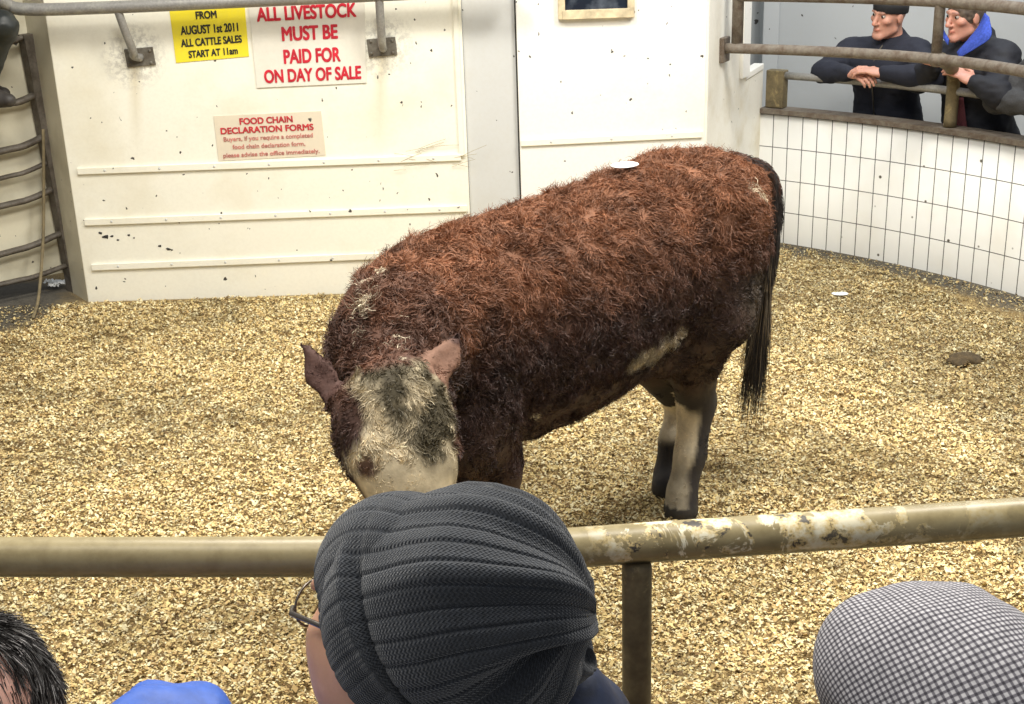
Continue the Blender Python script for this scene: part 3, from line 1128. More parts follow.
# worn top, painted shade and grime underneath; flaking cream paint right of the post
gx = N(nt, 'ShaderNodeMapRange')
nt.links.new(sp.outputs[0], gx.inputs[0])
gx.inputs[1].default_value, gx.inputs[2].default_value = .08, .16
gx2 = N(nt, 'ShaderNodeMapRange')
nt.links.new(sp.outputs[0], gx2.inputs[0])
gx2.inputs[1].default_value, gx2.inputs[2].default_value = .75, .40
gm = N(nt, 'ShaderNodeMath', _operation='MULTIPLY')
nt.links.new(gx.outputs[0], gm.inputs[0])
nt.links.new(gx2.outputs[0], gm.inputs[1])
basec = ramp(nt, f1, [(.3, (.235, .185, .085)), (.7, (.39, .32, .17))])
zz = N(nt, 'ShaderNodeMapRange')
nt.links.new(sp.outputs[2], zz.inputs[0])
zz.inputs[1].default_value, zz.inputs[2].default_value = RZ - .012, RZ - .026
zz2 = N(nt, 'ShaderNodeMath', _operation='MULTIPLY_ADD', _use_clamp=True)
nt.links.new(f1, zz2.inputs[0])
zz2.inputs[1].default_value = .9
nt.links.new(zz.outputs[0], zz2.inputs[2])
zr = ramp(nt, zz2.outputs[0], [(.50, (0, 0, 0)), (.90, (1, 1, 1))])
flake = ramp(nt, noise(nt, co, 17, 6, .7, .6), [(.49, (0, 0, 0)), (.52, (1, 1, 1))])
fl = mixc(nt, gm.outputs[0], (0, 0, 0), flake)
c = mixc(nt, fl, basec, ramp(nt, noise(nt, co, 34, 5, .7), [(.40, (.07, .06, .05)), (.45, (.66, .50, .22)), (.58, (.86, .80, .60))]))
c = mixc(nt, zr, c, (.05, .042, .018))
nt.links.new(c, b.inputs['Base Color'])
b.inputs['Roughness'].default_value = .38
bump(nt, b, f1, .15, .003)
lp = [on_z(-120, 557, RZ), on_z(0, 557, RZ), on_z(160, 557, RZ), on_z(330, 556.5, RZ), on_z(450, 553.5, RZ), on_z(560, 548.5, RZ), on_z(640, 543, RZ), on_z(820, 531, RZ), on_z(1024, 517, RZ), on_z(1180, 506, RZ)]
fr = empty('front_rail', lp[4] * (1, 1, 0), 'thick muddy pipe rail with flaking cream paint in front of the spectators', 'railing')
dep = float((lp[3] - _P) @ _F)
rr_ = dep * 20.3 / 1300
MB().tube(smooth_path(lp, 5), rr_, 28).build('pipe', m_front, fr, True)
pt = on_z(637, 545, RZ)
post = MB()
pr = float((pt - _P) @ _F) * 15.2 / 1300
post.tube([(pt[0], pt[1], 0), (pt[0], pt[1], RZ - rr_ * .95 - .008), (pt[0], pt[1], RZ - rr_ * .9)], [pr, pr, pr * .86], 24)
post.build('post', m_post, fr, True)
for x_ in (-1, 1):                          # the next posts of the same rail, outside the picture
    q = on_z(-110, 557, RZ) if x_ < 0 else on_z(1170, 507, RZ)
    MB().tube([(q[0], q[1], 0), (q[0], q[1], RZ - rr_ * .9)], pr, 16).build('post', m_post, fr, True)
# ------------------------------------------------------------------ THE BULLOCK
KO = np.array([.80, 4.33, 0])
KE = unit([-.77, -.64, 0])
KS = np.array([-KE[1], KE[0], 0])
KS = -KS if KS[1] > 0 else KS                # towards the animal's left flank (the side we see)
def K(a, s_, z):
    return KO + KE * a + KS * s_ + np.array([0, 0, z])
cf = Field((-.95, 2.3, -.03), (1.35, 4.85, 1.4), .0125)
cf.loft(KO, KE, KS, [(-.02, 1.15, .97, .08), (.06, 1.205, .87, .15), (.16, 1.245, .77, .21), (.30, 1.255, .66, .25), (.50, 1.235, .59, .27),
                     (.75, 1.205, .53, .30), (1.0, 1.185, .505, .30), (1.2, 1.175, .50, .265), (1.36, 1.14, .52, .22), (1.47, 1.06, .58, .17), (1.54, 1.0, .64, .10)], .03)
# haunch, thigh, shoulder masses
for sd in (1, -1):
    cf.cone(K(.27, .11 * sd, 1.03), K(.31, .14 * sd, .76), .155, .125, .08)
    cf.cone(K(.17, .11 * sd, .95), K(.24, .14 * sd, .76), .10, .09, .08)
    cf.cone(K(1.30, .13 * sd, .95), K(1.40, .17 * sd, .66), .14, .135, .08)
    cf.cone(K(.33, .17 * sd, 1.14), K(.40, .15 * sd, 1.11), .05, .05, .08)
# brisket and neck down to the poll
POLL, MUZ = np.array([-.284, 2.86, 1.0]), None
cf.chain([K(1.24, 0, .90), K(1.38, .0, .89), K(1.48, .01, .84)], [.23, .20, .17], .08)
cf.chain([K(1.36, 0, .74), K(1.48, 0, .68)], [.19, .14], .06)
NK = on_y(398, 326, 3.13)
cf.chain([K(1.30, 0, .92), NK + (0.0, .05, -.07), POLL + (.01, .12, -.06)], [.21, .160, .115], .06)
# hind legs
hl = {1: [K(.31, .145, .74), on_y(692, 350, 4.10), on_y(696, 405, 4.15), on_y(690, 455, 4.10), on_y(682, 492, 4.06), np.array([.566, 4.04, .03])],
      -1: [K(.30, -.16, .72), K(.34, -.13, .56), on_y(684, 402, 4.36), on_y(674, 440, 4.30), on_y(668, 476, 4.26), np.array([.545, 4.22, .03])]}
for sd in (1, -1):
    p = hl[sd]
    cf.chain(p[:3], [.125, .098, .062], .05)
    cf.chain(p[2:5], [.064, .052, .052], .03)
    cf.cone(p[4], p[5], .052, .062, .02)
    # point of the hock
    cf.ell(p[2] - KE * .035 + (0, 0, .02), (.04, .04, .05), k=.03)
# front legs
fl_ = {1: [K(1.32, .17, .70), K(1.25, .150, .50), K(1.24, .148, .34), K(1.24, .16, .12), K(1.26, .16, .03)],
       -1: [K(1.36, -.15, .68), K(1.34, -.13, .50), K(1.34, -.12, .34), K(1.34, -.12, .12), K(1.36, -.12, .03)]}
for sd in (1, -1):
    p = fl_[sd]
    cf.chain(p[:3], [.12, .076, .058], .05)
    cf.chain(p[2:4], [.058, .045], .03)
    cf.cone(p[3], p[4], .048, .058, .02)
# udder/sheath fold and flank skin
cf.cone(K(.40, .15, .68), K(.52, .13, .62), .06, .04, .06)
cf.cone(K(.62, 0, .56), K(.85, 0, .53), .05, .05, .05)
# head: long axis down and slightly to our right, turned so its right cheek shows
EYC = on_y(419, 452, 2.66)
HD = np.array([.14, -.30, -.62])
HD = unit(HD)
view = unit(_P - EYC)
eyeline = unit(on_y(455, 438, 2.66) - on_y(377, 468, 2.66))
HX = unit(eyeline - HD * (eyeline @ HD))     # across the face, towards our right
HN = np.cross(HX, HD)
HN = HN if HN @ view > 0 else -HN            # out of the forehead
yaw_ = math.radians(33)
HX, HN = unit(HX * math.cos(yaw_) - HN * math.sin(yaw_)), unit(HN * math.cos(yaw_) + HX * math.sin(yaw_))
HC = POLL
def H(l, x_, n_):
    return HC + HD * l + HX * x_ + HN * n_
HA = [HX, HN, HD]
cf.ell(H(.05, .005, -.04), (.108, .10, .10), HA, .05)
cf.cone(H(.08, .0, -.02), H(.20, .0, -.015), .098, .088, .05, (HN, .85))
cf.cone(H(.20, 0, -.015), H(.38, 0, -.015), .085, .062, .05, (HN, .9))
cf.ell(H(.42, 0, -.02), (.075, .065, .06), HA, .04)
for q in (-1, 1):
    cf.ell(H(.19, .075 * q, -.05), (.045, .075, .10), HA, .05)          # cheek
    cf.ell(H(.11, .100 * q, -.065), (.045, .07, .09), HA, .05)          # jaw muscle
    cf.ell(H(.145, .084 * q, .012), (.028, .03, .035), HA, .03)          # brow
    cf.ell(H(.435, .035 * q, .035), (.018, .016, .02), HA, .02, cut=True)
cf.cone(H(.18, 0, -.10), H(.38, 0, -.075), .07, .045, .05)               # lower jaw
cf.ell(H(.0, 0, -.005), (.075, .06, .05), HA, .05)                       # poll tuft
EARS = {}
for q, tip, base in ((-1, on_y(301, 340, 2.97), on_y(338, 398, 2.90)), (1, on_y(461, 330, 2.98), on_y(430, 378, 2.90))):
    ax = unit(tip - base)
    fc = unit(np.cross(ax, np.cross(view, ax)))
    inb = H(.03, .07 * q, -.045)
    mid_ = base * .5 + tip * .5 + np.array([0, 0, -.012])
    cf.cone(inb, base, .035, .034, .03)
    cf.chain([base, mid_, tip - ax * .012], [.030, .036, .013], .015, (fc, .45))
    cf.ell(mid_ + fc * .020 - ax * .01, (.020, .015, .055), [unit(np.cross(fc, ax)), fc, ax], .015, cut=True)
    EARS[q] = (base, tip, ax, fc)
V, Q = cf.surface()
V = relax(V, Q, 3, .5)
NR = normals_of(V, Q)

def seg_d(P, a, b_):
    ab = b_ - a
    t = np.clip(((P - a) @ ab) / (ab @ ab), 0, 1)
    return np.linalg.norm(P - a - t[:, None] * ab, axis=1), t

def hit(px, py):
    """first surface vertex under a sight line, to place a marking on the hide"""
    d = ray(px, py)
    r = V - _P
    t = r @ d
    off = np.linalg.norm(r - t[:, None] * d, axis=1)
    ok = np.where(off < .02)[0]
    if len(ok) == 0:
        ok = np.argsort(off)[:5]
    return V[ok[np.argmin(t[ok])]]

_line = [hit(*p_) for p_ in ((376, 268), (370, 280), (364, 292), (358, 306), (354, 318), (351, 330))]
_line2 = [hit(*p_) for p_ in ((389, 316), (394, 328), (399, 340), (403, 350))]
marks = [(p_, q_, .0065) for p_, q_ in zip(_line[:-1], _line[1:])] + [(p_, q_, .0035) for p_, q_ in zip(_line2[:-1], _line2[1:])]
marks += [(hit(752, 183), hit(764, 192), .012), (hit(537, 421), hit(541, 423), .007)]
FL = [(hit(640, 368), hit(668, 350), .035), (hit(668, 350), hit(686, 337), .020)]
WHITE = np.array([.74, .64, .46])
def hide(P, nrm):
    """coat colour of points on the animal"""
    rel = P - KO
    a, s_, z = rel @ KE, rel @ KS, P[:, 2]
    n1, n2, n3 = vnoise(P, 7, 11), vnoise(P, 18, 12), vnoise(P, 45, 13)
    red = np.array([.225, .090, .040])
    dark = np.array([.048, .023, .017])
    mud = np.array([.070, .053, .038])
    black = np.array([.022, .018, .017])
    # ginger along the topline, sides darkened by dirt and shade put into the colour
    g = sstep(z + .05 * n1 + .03 * n2, .84, 1.17)
    g = np.where(a > 1.5, g * .5, g)
    c = dark + (red - dark) * g[:, None]
    c = c * (1 + .30 * n3 + .22 * n2)[:, None]
    # caked mud: haunches, thighs
    m_ = sstep(.42 - a + .10 * n1, 0, .22) * sstep(.98 - z + .10 * n1 + .06 * n2, 0, .18)
    m_ = np.maximum(m_, sstep(.12 - a + .06 * n1, 0, .12) * sstep(1.04 - z, 0, .2))
    c = c + (mud * (1 + .5 * n3 + .75 * vnoise(P * np.array([1, 1, .35]), 42, 15))[:, None] - c) * (m_ * .85)[:, None]
    # legs
    lower = sstep(.47 - z + .04 * n1, 0, .08)
    c = c + (black * 1.3 - c) * (lower * (a < .9))[:, None]
    for sd, k0, fx in ((1, .40, .012), (-1, .50, .02)):
        p = hl[sd]
        dl, tl_ = seg_d(P, p[2], p[4])
        on = (dl < .10) & (z < k0) & (z > .05)
        front = (P - (p[2] + tl_[:, None] * (p[4] - p[2]))) @ unit([-.95, -.30, 0])
        wmask = on * sstep(front + .012 * n2, -.002, .018) * sstep(k0 - z + .05 * n1 + .03 * n2, 0, .05)
        if sd < 0:
            wmask = on * sstep(k0 - z, 0, .03) * sstep(z - .17 + .04 * n1, 0, .05)
        dirty = .55 + .45 * sstep(z, .10, .32) + .15 * n2
        c = c + (WHITE * np.clip(dirty + .1 * n1, .25, 1.1)[:, None] - c) * wmask[:, None]
    hoof = z < .055
    c[hoof] = [.035, .03, .026]
    fr_ = lower * (a > .9)
    c = c + (dark * .8 - c) * fr_[:, None]
    # pale fringe at the flank
    for a_, b_, w in FL:
        d, _ = seg_d(P, a_, b_)
        k_ = sstep(w * 1.4 - d + .012 * n2, 0, w * .7)
        c = c + (WHITE * .75 - c) * (k_ * .85)[:, None]
    for a_, b_, w in marks:
        d, _ = seg_d(P, a_, b_)
        k_ = sstep(w * 1.25 - d + .006 * n2, 0, w * .6)
        c = c + (WHITE * 1.05 - c) * (k_ * .85)[:, None]
    # white face with muddy forehead
    hr = P - HC
    l, x_, nn_ = hr @ HD, hr @ HX, hr @ HN
    inhead = (np.linalg.norm(hr - np.outer(np.clip(l, 0, .5), HD), axis=1) < .20) & (l > -.07)
    rt = .092 + .085 * sstep(l, .05, .22) + .018 * n1
    face = inhead * sstep(nn_ + .055 + .02 * n1, 0, .03) * sstep(x_ + rt, 0, .02) * sstep(.125 - x_ + .02 * n1, 0, .02) * sstep(l + .03 + .03 * n1, 0, .03)
    face = np.maximum(face, inhead * sstep(l - .30, 0, .05))
    wf = np.array([.66, .55, .36])
    mudf = np.array([.068, .053, .025])
    md = sstep(.30 - l - .6 * np.maximum(-x_ - .02, 0) + .05 * n1, 0, .10) * np.clip(1.12 + 1.0 * n2 + .9 * n3, 0, 1) * sstep(x_ + .105 - l * .35, 0, .05)
    wf = wf * (1 + .22 * n3 + .18 * n2)[:, None]
    fc_ = wf + (mudf - wf) * md[:, None]
    c = c + (fc_ - c) * face[:, None]
    for q in (-1, 1):                       # brown round the eye, pink-brown skin
        d = np.linalg.norm(P - H(.182, .095 * q, .004), axis=1)
        k_ = sstep(.042 - d + .008 * n2, 0, .014)
        c = c + (np.array([.13, .055, .035]) - c) * (k_ * .9)[:, None]
    for q in (-1, 1):
        base, tip, ax, fcn = EARS[q]
        d, t_ = seg_d(P, base, tip)
        e_ = (d < .05) & (t_ > .02)
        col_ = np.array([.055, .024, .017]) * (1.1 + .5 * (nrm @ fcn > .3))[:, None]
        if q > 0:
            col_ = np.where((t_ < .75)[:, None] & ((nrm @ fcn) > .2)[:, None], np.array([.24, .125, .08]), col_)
        c = np.where(e_[:, None], col_, c)
    return np.clip(c, .004, 1)

m_hide = vcol_mat('hide', .75, 55, .5)
m_hair = vcol_mat('coat_hair', .62)
bull = empty('bullock', K(.75, 0, 0), 'red brown bullock with a muddy white face standing on the sawdust', 'cattle')
quad_mesh('body', V, Q, m_hide, bull, True, hide(V, NR))

# coat: clumped, curling strands; long on the back and neck, matted on the thighs, short on the legs
fcen = V[Q].mean(1)
wt = np.ones(len(Q))
for q in (-1, 1):
    d, t_ = seg_d(fcen, EARS[q][0], EARS[q][1])
    wt[(d < .05) & (t_ > 0)] = 5
P, f, vi = sample_surface(V, Q, 220000, wt)
nr = NR[vi]
rel = P - KO
a, s_, z = rel @ KE, rel @ KS, P[:, 2]
hr = P - HC
l = hr @ HD
hd = (np.linalg.norm(hr - np.outer(np.clip(l, 0, .5), HD), axis=1) < .19) & (l > -.06)
ear = np.zeros(len(P), bool)
for q in (-1, 1):
    d, t_ = seg_d(P, EARS[q][0], EARS[q][1])
    ear |= (d < .05) & (t_ > 0)
L = .022 + .030 * sstep(z, .62, 1.08)
L = np.where((a < .45) & (z < .92), .022, L)
L = np.where(z < .5, .010, L)
L = np.where((z < .54) & (a > .45) & (a < 1.08), .028, L)
L = np.where(hd, np.where(l < .20, .024, .012), L)
L = np.where(ear, .007, L)
keep = (z > .06) & ~((np.linalg.norm(P - H(.182, -.095, .004), axis=1) < .026) | (np.linalg.norm(P - H(.182, .095, .004), axis=1) < .026))
keep &= (L > .006) | (rng.uniform(0, 1, len(P)) < .5)
P, nr, L, a, z, hd, l = P[keep], nr[keep], L[keep], a[keep], z[keep], hd[keep], l[keep]
n = len(P)
flow = np.tile(-KE * .65 + np.array([0, 0, -.75]), (n, 1))
flow[hd] = HD * .8
clump = np.stack([vnoise(P, 26, 20 + i) for i in range(3)], 1) + .8 * np.stack([vnoise(P, 55, 30 + i) for i in range(3)], 1)
flow = flow + clump * 1.9 + rng.normal(0, .18, (n, 3))
flow -= (flow * nr).sum(1, keepdims=True) * nr
flow /= np.linalg.norm(flow, axis=1, keepdims=True) + 1e-9
lift = np.where(L > .02, .62, .25) + .40 * np.clip(vnoise(P, 22, 41), -.6, 1)
d0 = nr * lift[:, None] + flow
sw = np.stack([vnoise(P, 24, 50 + i) for i in range(3)], 1) + rng.normal(0, .15, (n, 3))
d1 = flow * .7 + sw * 1.3 - nr * .25
hc = hide(P, nr) * rng.uniform(.72, 1.32, (n, 1))
tipm = 1 + .25 * vnoise(P, 30, 61)
hc = hc * tipm[:, None]
strands('coat', P - nr * .003, d0, d1, L * rng.uniform(.7, 1.25, n), np.full(n, .0032), np.clip(hc, .003, 1), m_hair, bull, 7, (np.where(L > .024, .0065, .002), 1.1))

# tail: hangs from the tail head, a switch of dark hair at its end
tp = [K(.10, .0, 1.20), on_y(764, 172, 4.42), on_y(775, 205, 4.45), on_y(771, 250, 4.44), on_y(764, 295, 4.42), on_y(757, 350, 4.40)]
tl = MB().tube(smooth_path(tp, 6), list(np.interp(np.linspace(0, 1, 31), [0, .2, .6, 1], [.030, .030, .022, .012])), 14)
to = tl.build('tail', plain('tail_hide', (.020, .015, .014), .7, nscale=60, var=.4), bull, True)
sp_ = np.array(smooth_path(tp, 10))
i0 = rng.integers(2, len(sp_) - 1, 5200)
kk = i0 / len(sp_)
off = rng.normal(0, 1, (5200, 3))
off /= np.linalg.norm(off, axis=1, keepdims=True)
rt_ = sp_[i0] + off * np.interp(kk, [0, .2, .6, 1], [.036, .027, .020, .010])[:, None]
tang = sp_[np.minimum(i0 + 1, len(sp_) - 1)] - sp_[i0 - 1]
tang /= np.linalg.norm(tang, axis=1, keepdims=True)
ln = np.where(kk < .5, .035, np.where(kk < .72, .09, rng.uniform(.12, .34, 5200) * (rng.uniform(0, 1, 5200) < .75)+.02))
dn = tang + off * np.where(kk < .5, .45, .20)[:, None]
lock = np.stack([vnoise(off * .5 + 3, 3.0, 70 + i) for i in range(3)], 1)
d1 = np.array([[-.06, 0, -1.0]]) + lock * .24 + rng.normal(0, .05, (5200, 3))
tc_ = np.where(((kk > .58) & (kk < .82))[:, None] & (rng.uniform(0, 1, (5200, 1)) < .40), [[.20, .155, .10]], np.where((kk < .30)[:, None], [[.075, .032, .02]], [[.022, .017, .015]])) * rng.uniform(.6, 1.4, (5200, 1))
strands('tail_switch', rt_, dn, d1, ln, np.full(5200, .0028), tc_, m_hair, to, 6)

# eyes, horn bud specks stay on the head
m_eye = plain('eye_dark', (.012, .009, .008), .12, var=.1)
for q in (-1, 1):
    MB().ell(H(.182, .098 * q, .010), .017, .017, .022, HA, 16, 10).build('eye', m_eye, bull, True)
    MB().ell(H(.448, .032 * q, .036), .012, .008, .016, HA, 12, 8).build('nostril', m_eye, bull, True)
# oval sticker on its back
sp = hit(626, 168) + (0, 0, .028)
sticker(sp, [unit([1, -.15, .05]), unit([.15, 1, .12]), unit([0, -.15, 1])], 'white oval sticker stuck to the back of the brown bullock')
# ------------------------------------------------------------------ PEOPLE
def skin_mat(name, col, var=.18):
    m, nt, b = new_mat(name)
    co = objco(nt)
    f = noise(nt, co, 45, 5, .6)
    at = N(nt, 'ShaderNodeAttribute', _attribute_name='col')
    c = mixc(nt, .6, at.outputs['Color'], ramp(nt, f, [(.3, (1 - var, 1 - var * 1.3, 1 - var * 1.3)), (.7, (1, 1, 1))]), 'MULTIPLY')
    nt.links.new(c, b.inputs['Base Color'])
    b.inputs['Roughness'].default_value = .5
    b.inputs['Subsurface Weight'].default_value = .12
    b.inputs['Subsurface Radius'].default_value = (1, .35, .2)
    b.inputs['Subsurface Scale'].default_value = .008
    bump(nt, b, noise(nt, co, 300, 3), .12, .002)
    return m
m_skin = skin_mat('skin', None)
def cloth(name, col, scale=140, rough=.85, var=.3, bstr=.25):
    return plain(name, col, rough, nscale=scale, var=var, bstr=bstr, bdist=.003)
m_navy = cloth('navy_fleece', (.009, .011, .022))
m_navy2 = cloth('dark_jacket', (.008, .009, .015), rough=.75)
m_trs = cloth('dark_trousers', (.02, .02, .024))
m_black = cloth('black_knit', (.012, .012, .014), 220)
m_blue = cloth('royal_blue', (.035, .075, .42), 90)
m_blue2 = cloth('bright_blue_nylon', (.040, .115, .47), 60, .5, .15)
m_maroon_c = cloth('maroon_wool', (.10, .022, .028))
m_greyc = cloth('charcoal_fleece', (.045, .045, .047), 120)
m_nvy3 = cloth('navy_coat', (.009, .018, .052), 60, .6, .4)
m_hair_c = vcol_mat('hair', .5)

def head(fd, c, f, u, k=.014, s=1.0):
    c, f, u = np.array(c, float), unit(f), np.array(u, float)
    u = unit(u - f * (u @ f))
    r = np.cross(f, u)                        # the person's right
    A = [r, f, u]
    g = lambda x, y, z: c + (r * x + f * y + u * z) * s
    R = lambda *q: tuple(v * s for v in q)
    fd.ell(g(0, -.012, .025), R(.075, .098, .090), A, k)
    fd.ell(g(0, .030, -.045), R(.058, .060, .075), A, .03)
    for q in (-1, 1):
        fd.ell(g(.045 * q, .062, -.012), R(.022, .022, .018), A, .02)      # cheekbone
        fd.cone(g(.052 * q, .01, -.07), g(.02 * q, .075, -.10), .018 * s, .018 * s, .02)
        fd.ell(g(.032 * q, .097, .016), R(.015, .012, .010), A, .010, cut=True)
        fd.ell(g(.078 * q, -.008, -.008), R(.009, .020, .032), [r, unit(f - r * .3 * q), u], .008)
    fd.ell(g(0, .080, -.104), R(.022, .018, .018), A, .02)
    fd.ell(g(0, .084, .034), R(.05, .014, .011), A, .014)
    fd.cone(g(0, .090, .018), g(0, .113, -.026), .009 * s, .013 * s, .010)
    for q in (-1, 1):
        fd.ell(g(.012 * q, .100, -.031), R(.009, .010, .008), A, .008)
    fd.ell(g(0, .091, -.058), R(.023, .010, .006), A, .006)
    fd.ell(g(0, .089, -.069), R(.020, .010, .007), A, .006)
    return A, g

def hand(fd, w, d, pn, side, curl=.5, s=1.0, k=.007):
    """wrist point, finger direction, palm normal, side=+1 thumb along cross(d, pn)"""
    d = unit(d)
    pn = unit(np.array(pn, float) - d * (np.array(pn) @ d))
    t = np.cross(d, pn) * side
    fd.ell(w + d * .045 * s, (.040 * s, .048 * s, .015 * s), [t, d, pn], .015)
    fd.cone(w - d * .01, w + d * .03, .025 * s, .028 * s, .015, (pn, .65))
    tips = []
    for off, ln in ((.030, .92), (.010, 1.0), (-.010, .95), (-.030, .76)):
        p = w + d * .082 * s + t * off * s
        a = curl * .5
        for j, sl in enumerate((.043, .027, .022)):
            dd = unit(d * math.cos(a) + pn * math.sin(a) + t * off * 1.2)
            q = p + dd * sl * ln * s
            fd.cone(p, q, (.0095 - .001 * j) * s, (.0088 - .001 * j) * s, .004)
            p = q
            a += curl
        tips.append(p)
    p = w + d * .025 * s + t * .030 * s
    for j, sl in enumerate((.042, .034, .026)):
        dd = unit(d * (.55 + .15 * j) + t * (.75 - .25 * j) + pn * (.25 + .3 * curl * j))
        q = p + dd * sl * s
        fd.cone(p, q, (.0125 - .0015 * j) * s, (.011 - .0015 * j) * s, .006)
        p = q
    return tips

def limbs(fd, J, gr=0.0, cuff=0.0, parts=('torso', 'arms', 'legs'), k=.05):
    """body below the neck; gr inflates it for clothing"""
    if 'torso' in parts:
        r = unit(J['sh'][0] - J['sh'][1])
        tf = J['tf']
        for q in (0, 1):
            sg = 1 if q == 0 else -1
            fd.chain([J['sh'][q] - r * sg * .05 + (0, 0, -.03), J['chest'] + r * sg * .075, J['waist'] + r * sg * .065, J['hip'][q]],
                     [.075 + gr, .112 + gr, .105 + gr, .115 + gr], k)
        nk = J['neck']
        fd.chain([nk + (J['sh'][0] - nk) * .15, J['sh'][0]], [.060 + gr, .062 + gr], k)
        fd.chain([nk + (J['sh'][1] - nk) * .15, J['sh'][1]], [.060 + gr, .062 + gr], k)
        fd.cone(nk, J['chest'], .07 + gr, .11 + gr, k)
    for q in (0, 1):
        if 'arms' in parts:
            w = J['wr'][q] - unit(J['wr'][q] - J['el'][q]) * cuff
            fd.chain([J['sh'][q], J['sh'][q] * .45 + J['el'][q] * .55, J['el'][q]], [.062 + gr, .052 + gr, .043 + gr * 1.1], .03)
            fd.chain([J['el'][q], J['el'][q] * .6 + w * .4, w], [.043 + gr * 1.1, .042 + gr, .028 + gr], .02)
        if 'legs' in parts:
            fd.chain([J['hip'][q], J['kn'][q], J['an'][q]], [.095 + gr, .058 + gr, .042 + gr], .04)

def bounds(J, c, pad=.22):
    P = np.array([c, J['neck'], J['chest'], J['waist'], *J['sh'], *J['el'], *J['wr'], *J['hip'], *J['kn'], *J['an']])
    return P.min(0) - pad, P.max(0) + pad

def garment(name, J, c, mat, parent, parts, gr, cuff=0.0, h=.011, wr=.006, extra=None, seed=0, lo=None, hi=None):
    l, u = bounds(J, c)
    fd = Field(l if lo is None else np.maximum(l, lo), u if hi is None else np.minimum(u, hi), h)
    limbs(fd, J, gr, cuff, parts)
    if extra:
        extra(fd)
    V, Q = fd.surface()
    V = relax(V, Q, 2)
    nr = normals_of(V, Q)
    V = V + nr * (wr * (vnoise(V, 14, 80 + seed) + .6 * vnoise(V * np.array([1, 1, 2.2]), 26, 81 + seed)))[:, None]
    return quad_mesh(name, V, Q, mat, parent)

def boots(J, parent, mat):
    for q in (0, 1):
        an = J['an'][q]
        f = J['tf']
        fd = Field(an - .3, an + .3, .010)
        z0 = J['ground']
        b0 = np.array([an[0], an[1], z0 + .05])
        fd.cone(an + (0, 0, .05), b0, .055, .05, .03)
        fd.chain([b0 - f * .04 - (0, 0, .008), b0 + f * .09 - (0, 0, .008), b0 + f * .16 - (0, 0, .012)], [.042, .042, .034], .03)
        V, Q = fd.surface()
        V[:, 2] = np.maximum(V[:, 2], z0 + .002)
        quad_mesh('boot', V, Q, mat, parent)

SK = np.array([.56, .29, .21])
def body(J, c, f, u, parent, hands=True, jowl=0, h=.0065, tone=SK, hs=1.0, lips=True, lo=None, hi=None):
    l, b_ = bounds(J, c)
    fd = Field(l if lo is None else np.maximum(l, lo), b_ if hi is None else np.minimum(b_, hi), h)
    limbs(fd, J, 0)
    A, g = head(fd, c, f, u, s=hs)
    fd.cone(g(0, -.025, -.06), J['neck'], .055, .060, .03)
    if jowl:
        for q in (-1, 1):
            fd.ell(g(.046 * q, .040, -.060), (.034 * jowl, .050 * jowl, .060 * jowl), A, .03)
    if hands:
        for q in (0, 1):
            hand(fd, J['wr'][q], J['hd'][q], J['pn'][q], J['ts'][q], J.get('curl', (.5, .5))[q], 1.08)
    V, Q = fd.surface()
    V = relax(V, Q, 1, .4)
    col = np.tile(tone, (len(V), 1))
    dlt = V - c
    x, y, z = dlt @ A[0] / hs, dlt @ A[1] / hs, dlt @ A[2] / hs
    near = np.linalg.norm(dlt, axis=1) < .16
    def blend(mask, cc):
        nonlocal col
        col = col + (np.array(cc) - col) * mask[:, None]
    blend(near * sstep(.020 - np.hypot(np.abs(x) - .048, (z + .018)), 0, .02) * (y > .02) * .4, tone * [1.05, .72, .68])
    if lips:
        blend(near * sstep(.009 - np.abs(z + .063), 0, .004) * (np.abs(x) < .023) * (y > .07) * .8, tone * [.85, .55, .52])
    blend(near * sstep(.006 - np.abs(z - .038), 0, .003) * (np.abs(np.abs(x) - .032) < .020) * (y > .05) * .8, tone * .42)
    blend(near * sstep(.013 - np.hypot(x, (z + .026) * .8), 0, .008) * (y > .09) * .5, tone * [1.1, .72, .68])
    blend(near * sstep(-.05 - z, 0, .04) * (y > -.01) * (np.abs(x) < .075) * .15, tone * [.62, .62, .66])
    o = quad_mesh('body', V, Q, m_skin, parent, True, col)
    for q in (-1, 1):
        e = g(.032 * q, .0775, .014)
        MB().ell(e, .0118 * hs, .0118 * hs, .0105 * hs, A, 14, 10).build('eye', m_eyew, o, True)
        MB().ell(e + A[1] * .0085 * hs, 0.0070 * hs, .0055 * hs, .0070 * hs, A, 12, 8).build('iris', m_eye, o, True)
    return A, g
m_eyew = plain('eye_white', (.40, .34, .30), .25, var=.05)

def cyl(px, py, r):
    """where a sight line meets the upright cylinder of radius r about the ring's centre"""
    d = ray(px, py)
    q = -RC
    a_, b2, c2 = d[0] ** 2 + d[1] ** 2, 2 * (q[0] * d[0] + q[1] * d[1]), q @ q - r ** 2
    t_ = (-b2 + math.sqrt(b2 * b2 - 4 * a_ * c2)) / (2 * a_)
    return _P + d * t_

def scalp(name, A, g, mat, parent, s=1.0, grow=.006, front=.075, low=-.055, seed=0):
    """close hair following the skull, open at the face"""
    c = g(0, 0, 0)
    fd = Field(c - .17, c + .17, .005)
    fd.ell(g(0, -.014, .027), ((.075 + grow) * s, (.098 + grow) * s, (.090 + grow) * s), A, .01)
    fd.ell(g(0, .125, -.035), (.082 * s, .075 * s, .105 * s), A, .008, cut=True)
    fd.ell(g(0, 0, low - .10), (.2 * s, .2 * s, .10 * s), A, .008, cut=True)
    V, Q = fd.surface()
    V = relax(V, Q, 2)
    nr = normals_of(V, Q)
    V = V + nr * (.003 * vnoise(V * np.array([1, 1, 1]), 60, seed))[:, None]
    return V, Q, nr

